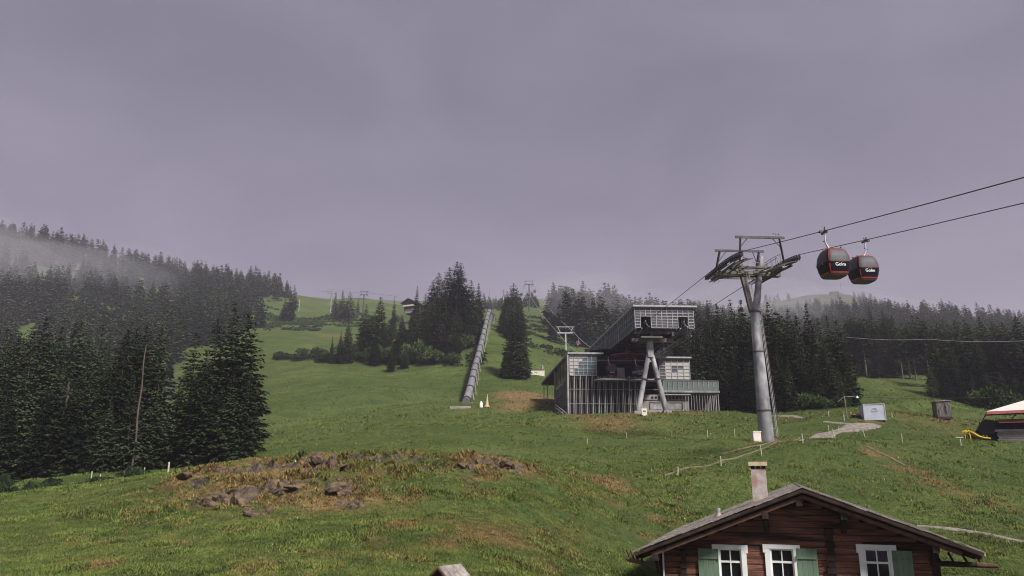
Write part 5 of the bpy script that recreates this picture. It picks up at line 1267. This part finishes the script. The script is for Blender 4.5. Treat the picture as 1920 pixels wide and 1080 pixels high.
tag(b.build('handcart', [M['redpale'], M['rubber']], None, p), 'low dark cart with reddish top at the left side of the container', 'cart')
p = gp(1768, 785); h = at(1768, 752, p.y).z - p.z; w = 24 / F * p.y; c = thing('wooden_shed', 'narrow weathered wooden shed standing alone before the dark wood', 'shed', p, R(-10))
b = MB(); n = 11
for k in range(n):
    for y in (-w * .45, w * .45): b.box((-w / 2 + w * (k + .5) / n, y, h * .48), (w / n - .015, .05 + .02 * (k % 2), h * .96))
    for x in (-w / 2, w / 2): b.box((x, -w * .45 + w * .9 * (k + .5) / n, h * .48), (.05 + .02 * (k % 2), w * .9 / n - .015, h * .96))
b.build('wall', M['plank_grey'], c); b = MB(); b.box((0, 0, h * .98), (w * 1.14, w * 1.1, .09), 0, Matrix.Rotation(-.04, 3, 'Y')); b.build('roof', M['shingle'], c); b = MB(); b.box((0, 0, .05), (w * 1.04, w * .96, .3)); b.build('plinth', M['wooddark'], c)
# light pole with a wire to the restaurant
p = gp(1588, 783); top = at(1583, 743, p.y); c = thing('light_pole', 'leaning wooden pole carrying a small white lamp on an arm', 'light pole', p)
b = MB(); tp_ = top - p; b.tube([(0, 0, -.3), tp_], [.09, .07], 0, 8); b.build('pole', M['barkpale'], c)
b = MB(); e = at(1607, 744, p.y) - p; b.tube([tp_, e], .03, 0, 5); b.tube([tp_ + Vector((-.9, 0, -.7)), tp_], .03, 0, 5); b.build('arm', M['steel'], c)
b = MB(); b.tube([e - Vector((0, 0, .16)), e + Vector((0, 0, .1))], [.17, .1], 0, 10); b.build('lamp', M['white'], c)
def wire(pts, r, lab, m='rope'):
    P = [at(*q) for q in pts]; out = []
    for a, b_ in zip(P[:-1], P[1:]):
        for k in range(8): out.append(a.lerp(b_, k / 8) - Vector((0, 0, .25 * 4 * (k / 8) * (1 - k / 8))))
    out.append(P[-1]); mb = MB(); mb.tube(out, r, 0, 4); tag(mb.build('overhead_wire', M[m]), lab, 'wire')
wire([(1607, 744, gp(1588, 783).y), (1920, 742, 92), (2060, 742, 80)], .022, 'thin overhead wire from the small lamp towards the restaurant')
wire([(1585, 632, 112), (1740, 636, 108), (1920, 639, 104), (2050, 640, 100)], .03, 'pale overhead cable crossing in front of the right hand wood', 'slat')
# slide
p = gp(1822, 824); c = thing('playground_slide', 'bright yellow plastic slide on the grass left of the restaurant', 'slide', p)
k_ = p.y / F; prof = [(-12, 3), (-11, 12), (-6, 15), (0, 11), (8, 5), (16, 2), (26, -2)]; P = [Vector((x * k_, -.15 * i, max(.06, z * k_))) for i, (x, z) in enumerate(prof)]
b = MB(); b.tube(P[1:], .10, 0, 6); b.tube([q + Vector((0, .6, .05)) for q in P[1:]], .10, 0, 6)
for a, b2 in zip(P[2:-1], P[3:]): b.add([a, b2, b2 + Vector((0, .5, 0)), a + Vector((0, .5, 0)), a + Vector((0, 0, -.06)), b2 + Vector((0, 0, -.06)), b2 + Vector((0, .5, -.06)), a + Vector((0, .5, -.06))], [(0, 1, 2, 3), (7, 6, 5, 4), (0, 4, 5, 1), (1, 5, 6, 2), (2, 6, 7, 3), (3, 7, 4, 0)])
b.build('chute', M['yellow'], c); b = MB()
for y in (0, .5): b.tube([P[0] + Vector((0, y, -.2)), P[1] + Vector((0, y, 0)), P[2] + Vector((0, y, 0)), P[2] + Vector((.1, y, -P[2].z))], .055, 0, 6)
for z in (.25, .5, .75): b.tube([P[0] + Vector((0, 0, z)), P[0] + Vector((0, .5, z))], .03, 0, 5)
b.build('ladder', M['yellow'], c)
p = gp(1802, 835); c = thing('trail_sign', 'short green post with a flat pale board left of the slide', 'sign', p); hh = at(1802, 820, p.y).z - p.z
b = MB(); b.tube([(0, 0, -.2), (0, 0, hh)], .05, 0, 6); b.build('post', M['post'], c); b = MB(); b.box((-.1, 0, hh), (.75, .3, .06)); b.build('board', M['creamy'], c)
# restaurant terrace with canopy
p = gp(1898, 827); k_ = p.y / F; c = thing('restaurant_terrace', 'restaurant terrace with stone wall base and pale canvas canopy at the right edge', 'restaurant', p, R(-27))
X = lambda px: (px - 1898) * k_; Z = lambda py: max(0, at(1898, py, p.y).z - p.z)
b = MB(); rg = random.Random(3)
z = -.5; i = 0
while z < Z(809):
    x = X(1875) + rg.uniform(0, .2)
    while x < X(2010): w = rg.uniform(.22, .55); b.box((x + w / 2, 0, z + .09), (w - .02, .5 + rg.uniform(-.05, .05), .17)); x += w
    z += .19; i += 1
b.build('stone_wall', M['concrete'], c)
b = MB(); b.span(X(1872), X(2010), -.3, .35, Z(809), Z(805)); b.build('counter', M['slat'], c)
b = MB()
for px in (1877, 1905, 1935, 1975): b.span(X(px) - .08, X(px) + .08, -.1, .1, Z(806), Z(787))
for px, y in ((1853, 1.5), (1862, 3.5)): b.span(X(px) - .06, X(px) + .06, y, y + .12, -.3, Z(788))
b.build('post', M['wooddark'], c)
b = MB(); b.span(X(1868), X(2010), 4.5, 4.7, -.5, Z(785)); b.span(X(1872), X(2010), .5, 4.5, Z(806) * .3, Z(806) * .35); b.build('back_wall', M['paintdark'], c)
b = MB(); aw0, aw1 = X(1880), X(2010); b.add([(aw0, -1.0, Z(792)), (aw1, -1.0, Z(792)), (aw1, 0, Z(786)), (aw0, 0, Z(786)), (aw0, -1.0, Z(793.5)), (aw1, -1.0, Z(793.5)), (aw1, 0, Z(788)), (aw0, 0, Z(788))], [(0, 1, 2, 3), (7, 6, 5, 4), (0, 4, 5, 1), (2, 6, 7, 3), (0, 3, 7, 4), (1, 5, 6, 2)]); b.build('awning', M['redpale'], c)
b = MB(); A = [Vector((X(1862), -1.5, Z(772))), Vector((X(1862) + .4, 4.8, Z(772))), Vector((X(1935), 2.0, Z(748)))]; Bq = [Vector((X(2020), -1.5, Z(770))), Vector((X(2020), 4.8, Z(770)))]
top_ = [A[0], Bq[0], Vector((X(2020), 2, Z(748))), A[2]]
b.add([A[0], Bq[0], Vector((X(2020), 2, Z(748))), A[2], A[1], Bq[1]], [(0, 1, 2, 3), (3, 2, 5, 4), (0, 3, 4)]); b.add([q - Vector((0, 0, .06)) for q in (A[0], Bq[0], Vector((X(2020), 2, Z(748))), A[2], A[1], Bq[1])], [(3, 2, 1, 0), (4, 5, 2, 3), (4, 3, 0)], 1)
b.add([A[0], Bq[0], Bq[0] - Vector((0, 0, .3)), A[0] - Vector((0, 0, .3))], [(3, 2, 1, 0)], 2)
b.add([A[0], A[1], A[1] - Vector((0, 0, .3)), A[0] - Vector((0, 0, .3))], [(0, 1, 2, 3)], 2)
b.build('canopy', [M['canvas'], M['canvasunder'], M['redpale']], c)
b = MB(); 
for q in (0, .35, .7, 1.): b.beam(A[0].lerp(Bq[0], q) - Vector((0, 0, .1)), Vector((A[2].x + (A[0].lerp(Bq[0], q).x - A[0].x) * .6, 2, Z(748) - .12)), .06, .08); 
for px, px2 in ((1900, 1915), (1930, 1915), (1960, 1945)): b.beam((X(px), -1, Z(788)), (X(px2), 0, Z(771)), .07, .07)
b.beam((X(1851), 0, Z(797)), (X(1863), -1.4, Z(773)), .07, .07); b.build('canopy_frame', M['wooddark'], c)
b = MB(); b.add([(X(1845), -.4, Z(806)), (X(1852), -.4, Z(812)), (X(1872), -.4, Z(812)), (X(1874), -.4, Z(788)), (X(1860), -.4, Z(785)), (X(1853), -.4, Z(793))] + [(X(1845), 3, Z(806)), (X(1852), 3, Z(812)), (X(1872), 3, Z(812)), (X(1874), 3, Z(788)), (X(1860), 3, Z(785)), (X(1853), 3, Z(793))], [(0, 1, 2, 3, 4, 5), (11, 10, 9, 8, 7, 6)] + [(i, (i + 1) % 6 + 0, (i + 1) % 6 + 6, i + 6) for i in range(6)]); b.build('side_screen', M['rubber'], c)
p2 = gp(1856, 817); b = MB(); b.tube([(0, 0, 0), (0, 0, .75)], [.55, .5], 0, 12); tag(b.build('planter', M['concrete'], None, p2), 'round grey concrete planter before the restaurant side screen', 'planter')
# station sign, white wall, bits by the pipeline
p = gp(1208, 780); c = thing('info_sign', 'small cream sign with a dark mark on the grass before the station', 'sign', p); h = at(1208, 766, p.y).z - p.z
b = MB(); w = 10.5 / F * p.y; b.prism([(-w / 2, h), (w / 2, h), (w / 2 * .9, .12), (0, 0), (-w / 2 * .9, .12)], -.2, .2); b.build('panel', M['creamy'], c)
b = MB(); b.box((-.14, -.21, h * .62), (.07, .02, .2)); b.box((.06, -.21, h * .66), (.3, .02, .07)); b.box((.06, -.21, h * .56), (.26, .02, .05)); b.build('marking', M['paintdark'], c)
p = gp(993, 702); k_ = p.y / F; c = thing('retaining_wall', 'low white wall below the lone broad spruce', 'wall', p, 0)
b = MB(); b.span(-28 * k_, 2 * k_, 0, .5, -1, 11 * k_); b.span(2 * k_, 28 * k_, -.2, .3, -1, 7.5 * k_); b.build('wall', M['creamy'], c)
b = MB(); b.span(3 * k_, 27 * k_, -.3, .5, 7.6 * k_, 9 * k_); b.span(-29 * k_, 3 * k_, -.1, .6, 11.1 * k_, 11.8 * k_); b.build('coping', M['woodverge'], c)
b = MB(); b.span(9 * k_, 15 * k_, -.26, -.21, 2.4 * k_, 4 * k_); b.span(24 * k_, 26 * k_, -.1, .4, 9 * k_, 17 * k_); b.build('fitting', M['steel'], c)
p = gp(913, 763); b = MB(); b.tube([(0, 0, 0), (0, 0, .3), (.05, 0, 2.2)], [.55, .3, .05], 0, 8); M['sand'] = mat('sand_canvas', (.42, .30, .16), (.52, .38, .22), scale=3); tag(b.build('marker_cone', M['sand'], None, p), 'sand coloured pointed cover at the foot of the pipeline', 'cover')
p = gp(902, 764); b = MB(); b.tube([(0, 0, 0), (0, 0, .8), (0, 0, 1.1)], [.3, .26, .05], 0, 8); tag(b.build('marker_cone', M['white'], None, p), 'small white marker beside the foot of the pipeline', 'marker')
p = gp(560, 584, 300); h = at(560, 562, p.y).z - p.z; b = MB(); b.tube([(0, 0, -.5), (0, 0, h)], .28, 0, 8); b.beam((-.8, 0, h - .6), (.8, 0, h - .6), .15, .15); tag(b.build('utility_pole', M['frame'], None, p), 'thin white pole on the open slope of the grassy ridge', 'pole')
# far chalet on the ridge
Y = 420; q = at(768, 570, Y); k_ = Y / F; c = thing('mountain_chalet', 'dark far chalet with pale balcony among the trees on the ridge', 'house', (q.x, Y, q.z), R(-25))
b = MB(); b.prism([(-12 * k_, -18 * k_), (12 * k_, -18 * k_), (12 * k_, 2 * k_), (0, 9 * k_), (-12 * k_, 2 * k_)], 0, 9); b.build('wall', M['wooddark'], c)
b = MB()
for s in (-1, 1): b.beam((0, 4, 10 * k_), (s * 17 * k_, 4, 1 * k_), 12, .3)
b.build('roof', M['steeldark'], c); b = MB(); b.span(-12 * k_, 12 * k_, -1.4, -.05, -5 * k_, -2.4 * k_); b.build('balcony', M['creamy'], c)
b = MB(); b.span(-11 * k_, 11 * k_, -.06, -.01, -18 * k_, -9 * k_); b.build('ground_floor', M['concrete'], c)
b = MB()
for x in (-6, 0, 6): b.span((x - 1.6) * k_, (x + 1.6) * k_, -.04, -.02, 0, 3 * k_)
b.build('window', M['paintdark'], c)
# masts on the far skylines
def antenna(px, pyb, pyt, Y, lab, r=.25, w=1.2):
    q = at(px, pyb, Y); h = (pyb - pyt) / F * Y * 1.03; b = MB(); b.tube([(0, 0, -6), (0, 0, h)], [r * 1.4, r * .6], 0, 6)
    for k in (.6, .75, .9): b.beam((-w / 2, 0, h * k), (w / 2, 0, h * k), .25, .3)
    o = b.build('radio_mast', M['steel'], None, q); tag(o, lab, 'mast')
antenna(918, 565, 541, 640, 'thin radio mast on the skyline above the top of the pipeline'); antenna(944, 560, 541, 640, 'lattice radio mast on the skyline left of the slim spruces', .7, 2.5)
antenna(1577, 543, 528, 950, 'thin mast beside the hut on the misty summit', .3, 1.5)
q = gY(1572, 975); b = MB(); b.box((0, 0, 1), (10, 6, 3)); b.box((6, 0, .2), (4, 4, 2)); b.box((0, 0, 2.8), (11, 7, .4), 1); tag(b.build('summit_hut', [M['concdark'], M['steeldark']], None, q), 'flat dark hut on top of the misty summit', 'hut')
# leafless stems
GS = 'bare stems in the left stand'
for (x0, y0, x1, y1, Y, lab) in [(254, 822, 274, 646, 73, 'long leaning bare brown stem in front of the left stand'), (386, 705, 391, 658, 77, 'short bare brown stem beside the right cluster of the left stand'), (126, 745, 130, 715, 76, 'faint bare stem deep in the left stand')]:
    a, t_ = at(x0, y0, Y), at(x1, y1, Y); a.z = min(a.z, gzs(a.x, Y) - .3) if False else a.z; base_ = a + (a - t_) * .15; b = MB(); n = 10; P = [base_.lerp(t_, k / n) - base_ + Vector((.06 * math.sin(k * 1.3), 0, 0)) for k in range(n + 1)]
    b.tube(P, [.09 * (1 - .7 * k / n) + .02 for k in range(n + 1)], 0, 7); rg = random.Random(x0)
    gdz = gzs(base_.x, Y) - base_.z
    if gdz < 0: b.tube([Vector((0, 0, gdz - .2)), P[0]], [.12, .10], 0, 7)
    for k in range(26):
        s = rg.uniform(.15, .95); q = P[0].lerp(P[-1], s); a_ = rg.uniform(0, 6.28); l = rg.uniform(.4, 1.3) * (1.1 - s); b.tube([q, q + Vector((math.cos(a_) * l, math.sin(a_) * l, -.25 * l))], [.025, .008], 0, 4)
    tag(b.build('dead_tree', M['bark'], None, base_), lab, 'dead tree', GS)
# ---------------------------------------------------------------- turf: blades in tufts over the near slopes
def tufts(n, vr, size, seed, ur=(-.74, .78), dens=lambda X, Y: np.ones_like(X)):
    g = np.random.default_rng(seed); u = g.uniform(*ur, n); Y = np.exp(g.uniform(math.log(vr[0]), math.log(vr[1]), n)); X = u * Y
    keep = g.random(n) < dens(X, Y); X, Y = X[keep], Y[keep]; n = len(X); Z = gz(X, Y) - .03
    dry = field(DRY, X, Y) + fbm(X / 1.1, Y / 1.1, 2) * .5
    k = 5; s = size * g.uniform(.55, 1.5, (n, k)) * (1 + .55 * (vnoise(X / 1.3, Y / 1.3)[:, None] > .12)) * (1 + 1.3 * knoll(X, Y)[2][:, None] * (vnoise(X / .8, Y / .8)[:, None] > 0))
    a = g.uniform(0, 6.283, (n, k)); ox = X[:, None] + g.normal(0, size * .55, (n, k)); oy = Y[:, None] + g.normal(0, size * .55, (n, k))
    le = g.uniform(.2, .9, (n, k)); w = s * g.uniform(.10, .22, (n, k)); oz = np.repeat(Z[:, None], k, 1)
    v = np.empty((n, k, 3, 3)); fx, fy = np.cos(a), np.sin(a)
    v[..., 0, 0] = ox - fy * w; v[..., 0, 1] = oy + fx * w; v[..., 0, 2] = oz
    v[..., 1, 0] = ox + fy * w; v[..., 1, 1] = oy - fx * w; v[..., 1, 2] = oz
    v[..., 2, 0] = ox + fx * s * le; v[..., 2, 1] = oy + fy * s * le; v[..., 2, 2] = oz + s * .8
    mi = np.where(g.random((n, k)) < np.clip(dry[:, None] * 1.3 - .10, .045, .8), 1, 0); mi = np.where(g.random((n, k)) < .009, 2, mi)
    return v.reshape(-1, 3), mi.ravel()
GA = [mat('turf', (.060, .088, .024), (.17, .215, .052), scale=.8, rough=.85, spec=.15, detail=6), mat('withered_turf', (.11, .07, .032), (.34, .22, .10), scale=1.6, rough=.95, spec=.05), mat('meadow_flower', (.32, .34, .14), (.5, .5, .36), scale=3, rough=.8)]
PA = np.array(PATHPTS)
def offpath(X, Y):
    ok = 1 - np.clip(knoll(X, Y)[1] * 1.6, 0, 1)
    for i in range(0, len(PA), 1):
        x, y, r = PA[i]; m = (np.abs(X - x) < r) & (np.abs(Y - y) < r); ok[m] = 0
    return ok
clear = lambda X, Y: np.where((X > 5) & (X < 20) & (Y > 23.0) & (Y < 37) & (X < 5 + Y * .5), 0., 1.) * offpath(X, Y)
tv, tm = zip(tufts(260000, (19, 46), .070, 1, dens=clear), tufts(110000, (42, 100), .115, 2, dens=offpath), tufts(45000, (95, 260), .19, 3, ur=(-.36, .7)))
tv = np.concatenate(tv); tm = np.concatenate(tm)
tag(link('grass', npmesh('grass', tv, np.arange(len(tv)).reshape(-1, 3), GA, tm)), 'rough green and withered meadow grass with tiny flowers', 'grass', kind='stuff')
# ---------------------------------------------------------------- the air
hz = MB(); hz.span(-1150, 1250, -40, 1900, -25, 330); hm = bpy.data.materials.new('haze'); hm.use_nodes = True
t = hm.node_tree; t.nodes.clear(); o_ = N(t, 'ShaderNodeOutputMaterial'); pv = N(t, 'ShaderNodeVolumePrincipled', Density=0.00024, Anisotropy=.0); pv.inputs['Color'].default_value = (.84, .80, .95, 1)
t.links.new(pv.outputs[0], o_.inputs['Volume'])
HZ = hz.build('haze', hm); tag(HZ, 'thin mountain haze', 'haze', kind='stuff')
def mist(px, py, Y, sx, sy, sz, dens, seed):
    c = at(px, py, Y); g = np.random.default_rng(seed); nu_, nv_ = 24, 14; v = [(0, 0, -1)]
    for j in range(1, nv_):
        for i in range(nu_):
            a, b_ = 6.283 * i / nu_, -math.pi / 2 + math.pi * j / nv_
            k = 1 + .22 * math.sin(3 * a + seed) * math.cos(b_) + .12 * math.sin(5 * b_ + 2 * a + seed * 2)
            v.append((k * math.cos(a) * math.cos(b_), k * math.sin(a) * math.cos(b_), k * math.sin(b_)))
    v.append((0, 0, 1)); f = []
    for i in range(nu_):
        f.append((0, 1 + (i + 1) % nu_, 1 + i)); e = 1 + (nv_ - 2) * nu_; f.append((e + i, e + (i + 1) % nu_, len(v) - 1))
        for j in range(nv_ - 2):
            s = 1 + j * nu_; f.append((s + i, s + (i + 1) % nu_, s + nu_ + (i + 1) % nu_, s + nu_ + i))
    mb = MB(); mb.add([(x * sx, y * sy, z * sz) for x, y, z in v], f, 0, True)
    m = bpy.data.materials.new('mist'); m.use_nodes = True; t = m.node_tree; t.nodes.clear(); o_ = N(t, 'ShaderNodeOutputMaterial')
    pv = N(t, 'ShaderNodeVolumePrincipled', Density=dens); pv.inputs['Color'].default_value = (.86, .86, .95, 1); t.links.new(pv.outputs[0], o_.inputs['Volume'])
    tag(mb.build('mist', m, None, c), 'patch of thin drifting mist hanging on the wooded slope', 'mist', kind='stuff')
mist(40, 505, 500, 80, 100, 16, .0030, 1)
mist(-40, 478, 560, 85, 120, 20, .0026, 5)
mist(170, 500, 540, 70, 80, 12, .0012, 2)
mist(1090, 555, 372, 24, 24, 11, .007, 3)
mist(1190, 572, 360, 26, 20, 7, .005, 4)
mist(1360, 590, 560, 90, 90, 14, .0025, 6)
mist(1550, 578, 880, 140, 60, 18, .0030, 7)
